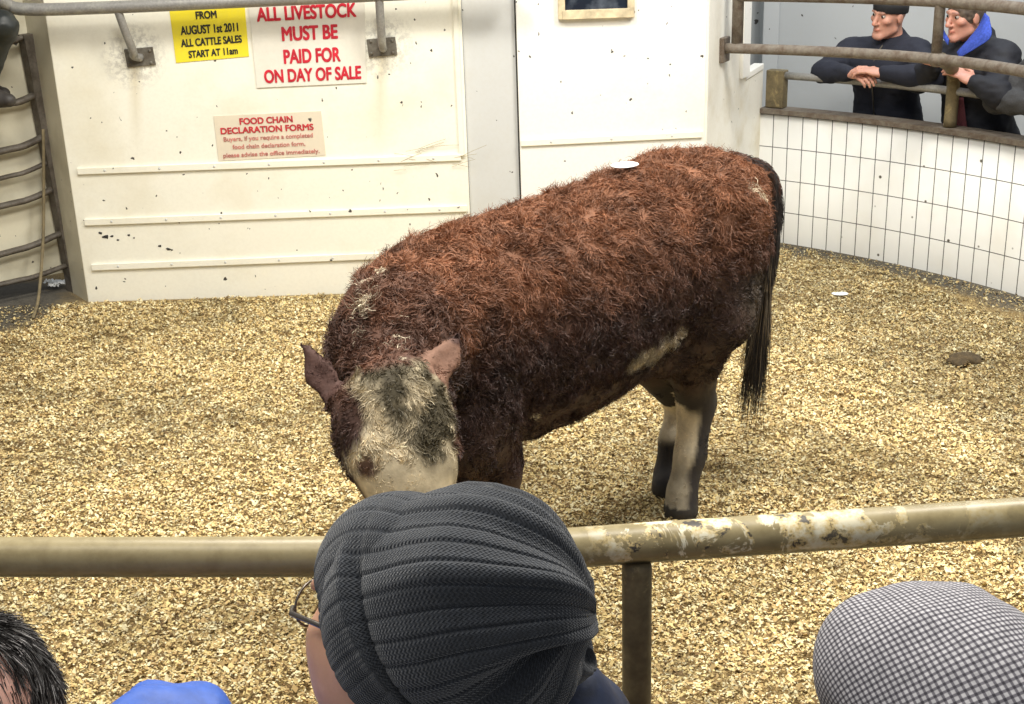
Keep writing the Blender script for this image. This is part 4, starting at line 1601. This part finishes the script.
# ---- first man in the gallery: dark zipped fleece, black beanie, wrists crossed over the bar
def gallery_frame(px):
    p = cyl(px, 85, RR)
    out = unit([p[0] - RC[0], p[1] - RC[1], 0])
    return -out, np.array([-out[1], out[0], 0])
tf, sl = gallery_frame(885)
hcA = cyl(889, 15, RR + .22)
J = dict(tf=tf, neck=cyl(893, 46, RR + .30), chest=cyl(885, 68, RR + .27), waist=cyl(887, 112, RR + .36),
         sh=[cyl(851, 52, RR + .30), cyl(918, 54, RR + .26)], el=[cyl(822, 72, RR + .10), cyl(931, 78, RR + .10)],
         wr=[cyl(851, 73, RR - .005), cyl(882, 73.5, RR - .005)])
J['hip'] = [J['waist'] - tf * .10 + (0, 0, -.20) + sl * q * .09 for q in (1, -1)]
if (J['hip'][0] - J['hip'][1]) @ (J['sh'][0] - J['sh'][1]) < 0:
    J['hip'] = J['hip'][::-1]
J['kn'] = [p + tf * .06 + (0, 0, -.30 if p[2] < .75 else -.36) for p in J['hip']]
J['kn'] = [np.array([p[0], p[1], .42]) + tf * .08 for p in J['hip']]
J['an'] = [np.array([p[0], p[1], .09]) + tf * .02 for p in J['hip']]
J['ground'] = 0
J['hd'] = [cyl(868, 77, RR - .05) - J['wr'][0], cyl(862, 69, RR - .055) - J['wr'][1]]
J['pn'] = [tf * -.4 + np.array([0, 0, -1.0]), tf * -.3 + np.array([0, 0, -1.0])]
J['ts'] = [1, -1]
J['curl'] = (.55, .5)
pA = empty('person', J['waist'] * (1, 1, 0), 'person in dark navy zipped fleece and black beanie, crossed wrists on the gallery rail', 'person')
fA = unit(tf * .9 + unit([-1, 0, 0]) * .35 + np.array([0, 0, -.16]))
A_, g_ = body(J, hcA, fA, np.array([.12, -.1, 1]), pA)
def ex(fd):
    fd.chain([J['neck'] + (0, 0, .045), J['neck'] + (0, 0, -.02)], [.072, .085], .02)
    fd.ell(hcA, (.085, .11, .115), A_, .01, cut=True)
garment('fleece_jacket', J, hcA, m_navy, pA, ('torso', 'arms'), .016, .012, extra=ex, seed=1)
garment('trousers', J, hcA, m_trs, pA, ('legs',), .014, seed=2)
boots(J, pA, m_black)
zp = [J['neck'] * .5 + J['chest'] * .5 + tf * .135 + (0, 0, .03), J['chest'] + tf * .142, J['waist'] + tf * .135]
MB().tube([J['neck'] + tf * .10 + (0, 0, .02), *zp], .004, 6).build('zip', m_plate, pA, True)
def beanie(A, g, parent, mat, s=1.0, z0=.040, tilt=.018):
    prof = [(z0 - .012, 1.02), (z0 - .008, 1.06), (z0 + .02, 1.075), (z0 + .034, 1.06), (z0 + .036, 1.03), (z0 + .055, .96), (z0 + .075, .78), (z0 + .090, .50), (z0 + .097, .2)]
    n_ = 40
    V, F = [], []
    for z, r in prof:
        for i in range(n_):
            a = 2 * math.pi * i / n_
            rib = 1 + .012 * math.cos(a * 20)
            V.append(g(.079 * r * rib * math.sin(a), -.012 + .101 * r * rib * math.cos(a), z + tilt * math.cos(a)))
    for j in range(len(prof) - 1):
        for i in range(n_):
            F.append((j * n_ + i, j * n_ + (i + 1) % n_, (j + 1) * n_ + (i + 1) % n_, (j + 1) * n_ + i))
    F.append(tuple(range((len(prof) - 1) * n_, len(prof) * n_)))
    F.append(tuple(range(n_))[::-1])
    return MB().add(V, F).build('beanie', mat, parent, True)
beanie(A_, g_, pA, m_black, z0=.030)

# ---- second man: dark jacket with bright blue collar lining, looking to his right
tf, sl = gallery_frame(965)
hcB = cyl(965, 16, RR + .20)
J2 = dict(tf=tf, neck=cyl(976, 48, RR + .30), chest=cyl(976, 70, RR + .25), waist=cyl(976, 118, RR + .33),
          sh=[cyl(942, 58, RR + .30), cyl(1003, 58, RR + .22)], el=[cyl(918, 80, RR + .12), cyl(1001, 96, RR + .05)],
          wr=[cyl(934, 66, RR + .02), cyl(974, 82, RR - .01)])
J2['hip'] = [J2['waist'] - tf * .12 + (0, 0, -.20) + sl * q * .09 for q in (1, -1)]
if (J2['hip'][0] - J2['hip'][1]) @ (J2['sh'][0] - J2['sh'][1]) < 0:
    J2['hip'] = J2['hip'][::-1]
J2['kn'] = [np.array([p[0], p[1], .42]) + tf * .08 for p in J2['hip']]
J2['an'] = [np.array([p[0], p[1], .09]) + tf * .02 for p in J2['hip']]
J2['ground'] = 0
J2['hd'] = [cyl(932, 55, RR - .06) - J2['wr'][0], cyl(954, 70, RR - .04) - J2['wr'][1]]
J2['pn'] = [tf * .8 + np.array([.3, 0, -.3]), np.array([0, 0, -1.0]) - tf * .4]
J2['ts'] = [-1, -1]
J2['curl'] = (.8, .35)
pB = empty('person', J2['waist'] * (1, 1, 0), 'person in dark jacket with bright blue collar lining leaning on the gallery rail', 'person')
fB = unit(np.array([-.90, -.36, -.14]))
A2, g2 = body(J2, hcB, fB, np.array([-.12, -.12, 1]), pB, tone=np.array([.60, .30, .22]))
def ex2(fd):
    fd.chain([J2['neck'] + (0, 0, .05) - fB * .02, J2['neck'] + (0, 0, -.03)], [.080, .10], .02)
    fd.ell(hcB - (0, 0, .01), (.09, .115, .125), A2, .01, cut=True)
garment('jacket', J2, hcB, m_navy2, pB, ('torso', 'arms'), .022, .012, extra=ex2, seed=3, wr=.008)
garment('trousers', J2, hcB, m_trs, pB, ('legs',), .014, seed=4)
boots(J2, pB, m_black)
V, Q, nr = scalp('hair', A2, g2, None, pB, grow=.007, seed=5)
hcol = np.array([[.10, .075, .055]]) * (1 + .5 * vnoise(V, 90, 8))[:, None]
quad_mesh('hair', V, Q, m_hair_c, pB, True, hcol)
# turned-out collar showing its blue lining, as a folded band with thickness
def band(name, ptsa, ptsb, mat, parent, th=.006):
    a_, b_ = smooth_path(ptsa, 6), smooth_path(ptsb, 6)
    n_ = len(a_)
    V = [p for pr_ in zip(a_, b_) for p in pr_]
    F = [(2 * i, 2 * i + 1, 2 * i + 3, 2 * i + 2) for i in range(n_ - 1)]
    o = MB().add(V, F).build(name, mat, parent, True)
    sd_ = o.modifiers.new('thickness', 'SOLIDIFY')
    sd_.thickness = th
    sd_.offset = 0
    return o
band('collar_lining', [cyl(985, 13, RR + .17), cyl(978, 27, RR + .14), cyl(967, 41, RR + .10), cyl(957, 52, RR + .07)],
     [cyl(989, 17, RR + .15), cyl(991, 36, RR + .11), cyl(976, 48, RR + .08), cyl(959, 58, RR + .06)], m_blue, pB)
band('collar_lining', [cyl(943, 22, RR + .17), cyl(944, 30, RR + .14), cyl(949, 39, RR + .11)],
     [cyl(938, 26, RR + .16), cyl(941, 35, RR + .13), cyl(948, 45, RR + .09)], m_blue, pB)
band('jumper', [cyl(953, 98, RR + .115), cyl(954, 114, RR + .16), cyl(957, 136, RR + .19)],
     [cyl(963, 98, RR + .115), cyl(965, 114, RR + .16), cyl(968, 136, RR + .19)], m_maroon_c, pB, .01)

# ---- third person at the picture's edge: a charcoal sleeve over the rail
tf, sl = gallery_frame(1050)
hcC = cyl(1072, 14, RR + .12)
J3 = dict(tf=tf, neck=cyl(1076, 55, RR + .22), chest=cyl(1076, 82, RR + .22), waist=cyl(1072, 135, RR + .30),
          sh=[cyl(1040, 68, RR + .20), cyl(1112, 72, RR + .18)], el=[cyl(998, 101, RR + .10), cyl(1130, 110, RR + .10)],
          wr=[cyl(1040, 104, RR - .01), cyl(1090, 106, RR - .01)])
J3['hip'] = [J3['waist'] - tf * .10 + (0, 0, -.18) + sl * q * .09 for q in (1, -1)]
if (J3['hip'][0] - J3['hip'][1]) @ (J3['sh'][0] - J3['sh'][1]) < 0:
    J3['hip'] = J3['hip'][::-1]
J3['kn'] = [np.array([p[0], p[1], .42]) + tf * .06 for p in J3['hip']]
J3['an'] = [np.array([p[0], p[1], .09]) for p in J3['hip']]
J3['ground'] = 0
J3['hd'] = [sl * -1 if sl[0] < 0 else sl, sl if sl[0] < 0 else -sl]
J3['pn'] = [np.array([0, 0, -1.0])] * 2
J3['ts'] = [1, -1]
pC = empty('person', J3['waist'] * (1, 1, 0), 'person in charcoal fleece, only the sleeve and dark trousers showing beside the blue collared jacket', 'person')
A3, g3 = body(J3, hcC, tf + np.array([-.3, 0, -.1]), np.array([0, 0, 1]), pC, h=.008)
garment('fleece_jacket', J3, hcC, m_greyc, pC, ('torso', 'arms'), .022, .0, seed=6, wr=.007)
garment('trousers', J3, hcC, m_trs, pC, ('legs',), .014, seed=7)
boots(J3, pC, m_black)
V, Q, nr = scalp('hair', A3, g3, None, pC, seed=9)
quad_mesh('hair', V, Q, m_hair_c, pC, True, np.tile([[.06, .045, .035]], (len(V), 1)))

# ---- the tier the near spectators sit on (below the picture)
m_conc = plain('tier_concrete', (.20, .19, .17), .9, nscale=12)
MB().abox((-3, -2, 0), (3, .98, .62)).build('floor_tier', m_conc)['kind'] = 'structure'

def seated(hc, yaw, lean, parts=None):
    """joints for someone sitting on the tier, turned by yaw (radians, + to the left), head at hc"""
    f = np.array([-math.sin(yaw), math.cos(yaw), 0])
    r = np.array([f[1], -f[0], 0])
    nk = hc - f * .05 + np.array([0, 0, -.17])
    ch = nk - f * lean * .35 + np.array([0, 0, -.20])
    hz = .74
    hp = np.array([ch[0], ch[1], hz]) - f * lean * .6
    wa = ch * .5 + hp * .5 + np.array([0, 0, -.03])
    return dict(tf=f, neck=nk, chest=ch, waist=wa, sh=[nk + r * .17 + (0, 0, -.07), nk - r * .17 + (0, 0, -.07)],
                el=[ch + r * .25 + f * .12 + (0, 0, -.10), ch - r * .25 + f * .12 + (0, 0, -.10)],
                wr=[ch + r * .12 + f * .30 + (0, 0, -.16), ch - r * .12 + f * .30 + (0, 0, -.16)],
                hip=[hp + r * .10, hp - r * .10], kn=[np.array([*(hp + f * .43 + r * .13)[:2], .70]), np.array([*(hp + f * .43 - r * .13)[:2], .70])],
                an=[np.array([*(hp + f * .45 + r * .13)[:2], .10]), np.array([*(hp + f * .45 - r * .13)[:2], .10])],
                ground=0, hd=[f - r * .5, f + r * .5], pn=[np.array([0, 0, -1.0])] * 2, ts=[-1, 1]), f, r

# ---- spectator in the slouchy knitted beanie
hcN = at_depth(407, 610, 1.235)
yawN = math.radians(48)
JN, fN, rN = seated(hcN, yawN, .25)
JN['sh'][0] = at_depth(552, 748, 1.27)
JN['el'][0] = JN['sh'][0] + fN * .16 + (0, 0, -.22)
pN = empty('person', (hcN[0], hcN[1], .62), 'person in a slouchy charcoal ribbed beanie and thin glasses in front of the rail', 'person')
fNh = unit(fN + np.array([0, 0, -.22]))
AN, gN = body(JN, hcN, fNh, np.array([0, 0, 1]), pN, h=.005, tone=np.array([.86, .48, .31]), hs=.95, jowl=1.15)
def exN(fd):
    fd.chain([JN['neck'] + (0, 0, .02) - fN * .03, JN['sh'][0]], [.07, .062], .04)
    fd.ell(at_depth(566, 694, 1.24), (.040, .04, .038), k=.02)
    fd.ell(hcN, (.09, .115, .13), AN, .01, cut=True)
garment('padded_jacket', JN, hcN, m_nvy3, pN, ('torso', 'arms'), .016, .01, extra=exN, seed=10, wr=.007)
garment('trousers', JN, hcN, m_trs, pN, ('legs',), .014, seed=11)
boots(JN, pN, m_black)
# glasses: two thin oval rims, bridge and temple arms
m_frame = plain('glasses_metal', (.14, .12, .10), .3, .7)
m_lens, nt, b = new_mat('clear_lens')
b.inputs['Transmission Weight'].default_value = 1
b.inputs['Roughness'].default_value = .03
b.inputs['IOR'].default_value = 1.03
gl = empty('glasses', gN(0, .11, .012))
gl.parent = pN
gl.location = gl.location - pN.location
def wl(o):                                  # child of an unlabelled part: same placing rule as link()
    return o
for q in (-1, 1):
    ring = [gN(.038 * q + .030 * math.cos(t_) * 1.0, .103 - .012 * abs(.036 + .029 * math.cos(t_) * q) / .065, .012 + .023 * math.sin(t_)) for t_ in np.linspace(0, 2 * math.pi, 25)]
    MB().tube(ring, .0013, 8).build('rim', m_frame, gl, True)
    MB().add(ring[:-1], [tuple(range(24))]).build('lens', m_lens, gl)
    MB().tube([gN(.068 * q, .093, .020), gN(.079 * q, .082, .020), gN(.080 * q, .02, .012), gN(.078 * q, -.01, .004)], .0027, 8).build('temple_arm', m_frame, gl, True)
MB().tube([gN(-.008, .103, .012), gN(0, .108, .015), gN(.008, .103, .012)], .0014, 8).build('bridge', m_frame, gl, True)

# slouchy rib-knit beanie
m_knit, nt, b = new_mat('charcoal_rib_knit')
uvn = N(nt, 'ShaderNodeUVMap')
uvn.uv_map = 'uv'
sx = N(nt, 'ShaderNodeSeparateXYZ')
nt.links.new(uvn.outputs[0], sx.inputs[0])
def msin(sock, k, off=None):
    a_ = N(nt, 'ShaderNodeMath', _operation='MULTIPLY')
    nt.links.new(sock, a_.inputs[0])
    a_.inputs[1].default_value = k
    s_ = N(nt, 'ShaderNodeMath', _operation='SINE')
    if off is not None:
        ad_ = N(nt, 'ShaderNodeMath', _operation='ADD')
        nt.links.new(a_.outputs[0], ad_.inputs[0])
        nt.links.new(off, ad_.inputs[1])
        nt.links.new(ad_.outputs[0], s_.inputs[0])
    else:
        nt.links.new(a_.outputs[0], s_.inputs[0])
    return s_.outputs[0]
vee = N(nt, 'ShaderNodeMath', _operation='MULTIPLY')
nt.links.new(msin(sx.outputs[0], 6.2832 * 150), vee.inputs[0])
vee.inputs[1].default_value = 1.4
rows = msin(sx.outputs[1], 6.2832 * 95, vee.outputs[0])
co = objco(nt)
fz = noise(nt, co, 160, 5, .7)
kc = ramp(nt, rows, [(.0, (.017, .021, .028)), (.9, (.030, .036, .046))])
kc = mixc(nt, .55, kc, ramp(nt, fz, [(.35, (.3, .3, .3)), (.72, (1.5, 1.5, 1.55))]), 'MULTIPLY')
nt.links.new(kc, b.inputs['Base Color'])
b.inputs['Roughness'].default_value = .95
b.inputs['Sheen Weight'].default_value = .35
b.inputs['Sheen Roughness'].default_value = .5
hm = N(nt, 'ShaderNodeMath', _operation='MULTIPLY_ADD')
nt.links.new(rows, hm.inputs[0])
hm.inputs[1].default_value = .5
nt.links.new(fz, hm.inputs[2])
bump(nt, b, hm.outputs[0], .7, .0016)
# stations along the hat: px, py, depth, radius across, radius toward us
ST = [(422, 636, 1.240, .104, .110), (427, 631, 1.234, .110, .113), (436, 622, 1.222, .116, .116), (446, 613, 1.212, .117, .116), (456, 608, 1.202, .109, .108), (468, 606, 1.190, .109, .108),
      (494, 602, 1.168, .109, .106), (517, 600, 1.152, .103, .101), (540, 601, 1.142, .092, .090), (558, 603, 1.138, .077, .077), (572, 606, 1.140, .060, .062), (584, 610, 1.146, .040, .044), (591, 613, 1.152, .017, .020)]
cs = np.array(smooth_path([at_depth(a_, b2, d_) for a_, b2, d_, _, _ in ST], 10))
rs1 = np.interp(np.linspace(0, len(ST) - 1, len(cs)), range(len(ST)), [q[3] for q in ST])
rs2 = np.interp(np.linspace(0, len(ST) - 1, len(cs)), range(len(ST)), [q[4] for q in ST])
nu = 400
ns = len(cs)
th_ = np.linspace(0, 2 * math.pi, nu, endpoint=False)
V = np.zeros((ns, nu, 3))
UV = np.zeros((ns, nu, 2))
ax0 = unit(cs[30] - cs[0])
u1 = unit(_U - ax0 * (_U @ ax0))
prev = u1
fold = int(4 / (len(ST) - 1) * (ns - 1))
for i in range(ns):
    t_ = unit(cs[min(i + 8, ns - 1)] - cs[max(i - 8, 0)])
    t_ = unit(t_ * .55 + ax0 * .45)
    u_ = unit(prev - t_ * (prev @ t_))
    prev = u_
    w_ = np.cross(t_, u_)
    s_ = i / (ns - 1)
    past = max(0, i - fold) / (ns - fold)
    tw = th_ + .35 * past
    rib = .4 - 1.3 * np.exp(-(np.angle(np.exp(1j * th_ * 32)) / .55) ** 2)
    amp = .0012 if i < fold else .0016 + .0012 * past
    big = np.cos(th_ * 9 + 1.0 + 1.2 * np.sin(th_ * 2)) * .014 * past ** 1.2 + np.cos(th_ * 14 + .5) * .005 * past
    bumpy = .003 * np.sin(th_ * 3 + i * .15) * (1 - past)
    hole = -.038 * np.exp(-((past - .62) / .22) ** 2) * np.exp(-((np.angle(np.exp(1j * (th_ - 2.45)))) / .30) ** 2) * (past > 0)
    hole = hole - .007 * math.exp(-((i - fold) / 2.2) ** 2) + .004 * math.exp(-((i - fold + 6) / 3.0) ** 2)
    hole = hole - .030 * np.exp(-((past - .75) / .3) ** 2) * np.exp(-((np.angle(np.exp(1j * (th_ - 2.95)))) / .55) ** 2) * (past > 0)
    rad = amp * rib + big + bumpy + hole
    V[i] = cs[i] + ((rs1[i] + rad) * np.cos(th_))[:, None] * u_ + ((rs2[i] + rad) * np.sin(th_))[:, None] * w_
    UV[i, :, 0] = th_ / (2 * math.pi)
    UV[i, :, 1] = s_
idx = np.arange(ns * nu).reshape(ns, nu)
F = np.stack([idx[:-1], np.roll(idx, -1, 1)[:-1], np.roll(idx, -1, 1)[1:], idx[1:]], -1).reshape(-1, 4)
V = V.reshape(-1, 3)
# the knit is stretched over the skull
skc = gN(0, -.010, .022)
dd_ = V - skc
k0_ = np.sqrt((dd_ @ AN[0] / .081) ** 2 + (dd_ @ AN[1] / .100) ** 2 + (dd_ @ AN[2] / .095) ** 2)
ribv = np.tile(.6 - 1.8 * np.exp(-(np.angle(np.exp(1j * th_ * 32)) / .55) ** 2), ns)
V = np.where((k0_ < 1)[:, None], skc + dd_ / k0_[:, None] * (1 + .010 * ribv)[:, None], V)
V = np.concatenate([V, [cs[-1] + unit(cs[-1] - cs[-8]) * .008]])
UVf = np.concatenate([UV.reshape(-1, 2), [[0, 1]]])
last = len(V) - 1
capF = np.array([[idx[-1, k], idx[-1, (k + 1) % nu], idx[-1, (k + 2) % nu], last] for k in range(0, nu, 2)])
hat = quad_mesh('beanie', V, np.concatenate([F, capF]), m_knit, pN, True, None, UVf)
sm_ = hat.modifiers.new('thickness', 'SOLIDIFY')
sm_.thickness = .004
sm_.offset = -1
hat['label'] = 'charcoal rib knit slouchy beanie'

# ---- spectator in the checked flat cap
hcF = at_depth(962, 744, 1.27)
yawF = math.radians(10)
JF, fF, rF = seated(hcF, yawF, .22)
pF = empty('person', (hcF[0], hcF[1], .62), 'person in a small-checked grey flat cap in front of the rail', 'person')
AF, gF = body(JF, hcF, unit(fF + np.array([0, 0, -.15])), np.array([0, 0, 1]), pF, h=.006)
garment('coat', JF, hcF, m_trs, pF, ('torso', 'arms'), .016, .01, seed=12)
garment('trousers', JF, hcF, m_greyc, pF, ('legs',), .014, seed=13)
boots(JF, pF, m_black)
V, Q, nr = scalp('hair', AF, gF, None, pF, grow=.005, seed=14)
quad_mesh('hair', V, Q, m_hair_c, pF, True, np.tile([[.20, .19, .18]], (len(V), 1)))
m_check, nt, b = new_mat('grey_check_cloth')
uvn = N(nt, 'ShaderNodeUVMap')
uvn.uv_map = 'uv'
co = objco(nt)
sx = N(nt, 'ShaderNodeSeparateXYZ')
nt.links.new(uvn.outputs[0], sx.inputs[0])
def stripe(sock, lo_, hi_):
    fr_ = N(nt, 'ShaderNodeMath', _operation='FRACT')
    nt.links.new(sock, fr_.inputs[0])
    return ramp(nt, fr_.outputs[0], [(lo_ - .06, (1, 1, 1)), (lo_ + .06, (.30, .29, .32)), (hi_ - .06, (.30, .29, .32)), (hi_ + .06, (1, 1, 1))])
ck = mixc(nt, 1.0, stripe(sx.outputs[0], .3, .72), stripe(sx.outputs[1], .3, .72), 'MULTIPLY')
ck = mixc(nt, 1.0, ck, ramp(nt, noise(nt, co, 120, 4), [(.3, (.38, .37, .385)), (.7, (.60, .585, .60))]), 'MULTIPLY')
nt.links.new(ck, b.inputs['Base Color'])
b.inputs['Roughness'].default_value = .9
bump(nt, b, noise(nt, co, 200, 3), .3, .002)
upF = unit(np.array([-.30, 0, 1.0]) - fF * .10)
cc = at_depth(957, 709, 1.27)
fF2 = unit(fF - upF * (fF @ upF))
rF2 = np.cross(fF2, upF)
fd = Field(cc - .24, cc + .24, .005)
AC = [rF2, fF2, upF]
fd.ell(cc - fF2 * .005, (.112, .135, .110), AC, .02)
fd.ell(cc + fF2 * .065 + upF * .030 - rF2 * .02, (.085, .08, .055), AC, .05)
fd.ell(cc - upF * .13, (.3, .3, .11), AC, .01, cut=True)
fd.ell(cc - upF * .045 - fF2 * .01, (.090, .112, .095), AC, .004, cut=True)
fd.ell(cc + fF2 * .145 - upF * .030, (.070, .050, .010), AC, .02)
V, Q = fd.surface()
V = relax(V, Q, 3)
nrm_ = normals_of(V, Q)
V = V + nrm_ * (.005 * vnoise(V, 13, 97) + .0035 * vnoise(V, 26, 98))[:, None]
n_ = unit(-fF2 * .75 + upF * .66)
e1 = unit(np.cross(n_, upF))
e2 = np.cross(n_, e1)
d_ = V - (cc - upF * .03)
dn_ = d_ / np.linalg.norm(d_, axis=1, keepdims=True)
thp = np.arccos(np.clip(dn_ @ n_, -1, 1))
ph_ = np.arctan2(dn_ @ e2, dn_ @ e1)
uv = np.stack([thp * np.cos(ph_), thp * np.sin(ph_)], 1) * .118 / .0056
cap_o = quad_mesh('flat_cap', V, Q, m_check, pF, True, None, uv)

# ---- spectator with dark receding hair at the left
hcL = at_depth(-20, 736, 1.27)
yawL = math.radians(5)
JL, fL, rL = seated(hcL, yawL, .22)
JL['sh'][0] = at_depth(100, 830, 1.33)
JL['el'][0] = at_depth(172, 742, 1.42)
JL['wr'][0] = JL['el'][0] + np.array([-.16, .10, -.17])
JL['hd'][0] = np.array([-.6, .5, -.4])
pL = empty('person', (hcL[0], hcL[1], .62), 'person with dark thinning hair and a raised bright blue sleeve in front of the rail', 'person')
AL, gL = body(JL, hcL, unit(fL + np.array([0, 0, -.25])), np.array([0, 0, 1]), pL, h=.005, tone=np.array([.58, .33, .26]), hs=1.02)
def exL(fd):
    fd.ell(JL['el'][0] + (0, 0, .0), (.042, .05, .052), k=.03)
garment('blue_jacket', JL, hcL, m_blue2, pL, ('torso', 'arms'), .018, .01, extra=exL, seed=15, wr=.015, h=.008)
garment('trousers', JL, hcL, m_trs, pL, ('legs',), .014, seed=16)
boots(JL, pL, m_black)
V, Q, nr = scalp('hair', AL, gL, None, pL, s=1.02, grow=.002, seed=17)
P, f, vi = sample_surface(V, Q, 34000)
nh = nr[vi]
bald = gL(.005, -.085, .075)
db = np.linalg.norm((P - bald) * np.array([.8, 1, 1]), axis=1)
keep = rng.uniform(0, 1, len(P)) < np.clip(sstep(db, .035, .085), .06, 1)
keep &= (nh @ (P - hcL).T.mean(1) > -9)
P, nh, db = P[keep], nh[keep], db[keep]
fl2 = -AL[1] * .25 - AL[2] * .85 + AL[0] * .45 * np.sign((P - hcL) @ AL[0])[:, None]
fl2 = fl2 - (fl2 * nh).sum(1, keepdims=True) * nh + rng.normal(0, .12, (len(P), 3)) + .3 * np.stack([vnoise(P, 30, 90 + i) for i in range(3)], 1)
grey = (rng.uniform(0, 1, (len(P), 1)) < .12)
hc2 = np.where(grey, [[.30, .28, .27]], [[.022, .018, .016]]) * rng.uniform(.6, 1.5, (len(P), 1))
strands('hair', P - nh * .002, nh * .10 + fl2, fl2 - nh * .14, rng.uniform(.014, .028, len(P)), np.full(len(P), .0013), hc2, m_hair_c, pL, 5)

# ---- stockman perched on the gate, mostly out of the picture
m_wax = plain('waxed_cloth', (.009, .012, .011), .5, nscale=30)
knee = on_y(2, 26, 6.50)
ankle = on_y(-18, 92, 6.55)
hipS = knee + np.array([-.42, .10, .02])
JS = dict(tf=unit([.9, -.35, 0]))
hcS = hipS + np.array([.06, .02, .66])
JS.update(neck=hcS + (-.02, 0, -.17), chest=hcS + (-.05, .02, -.36), waist=hipS + (0, 0, .14))
rS = np.array([JS['tf'][1], -JS['tf'][0], 0])
JS.update(sh=[JS['neck'] + rS * .17 + (0, 0, -.06), JS['neck'] - rS * .17 + (0, 0, -.06)])
JS.update(el=[JS['sh'][0] + (.05, 0, -.28), JS['sh'][1] + (.05, 0, -.28)], wr=[hipS + rS * .2 + (.18, 0, .08), hipS - rS * .15 + (.2, 0, .08)],
          hip=[hipS, hipS - rS * .2], kn=[knee, knee - rS * .24 + (-.20, 0, .02)], an=[ankle, ankle - rS * .25 + (-.20, 0, 0)])
JS.update(hd=[np.array([1, -.3, -.1])] * 2, pn=[np.array([0, 0, -1.0])] * 2, ts=[-1, 1], ground=ankle[2] - .075)
pS = empty('person', hipS, 'person in dark trousers perched at the dark gate, one knee and boot showing', 'person')
AS, gS = body(JS, hcS, JS['tf'], np.array([0, 0, 1]), pS, h=.009)
garment('coat', JS, hcS, m_wax, pS, ('torso', 'arms'), .018, .01, seed=18, h=.012)
garment('trousers', JS, hcS, m_wax, pS, ('legs',), .012, seed=19, h=.009)
V, Q, nr = scalp('hair', AS, gS, None, pS, seed=20)
quad_mesh('hair', V, Q, m_hair_c, pS, True, np.tile([[.05, .04, .03]], (len(V), 1)))
m_boot = plain('boot_leather', (.035, .030, .026), .6, nscale=40)
boots(JS, pS, m_boot)
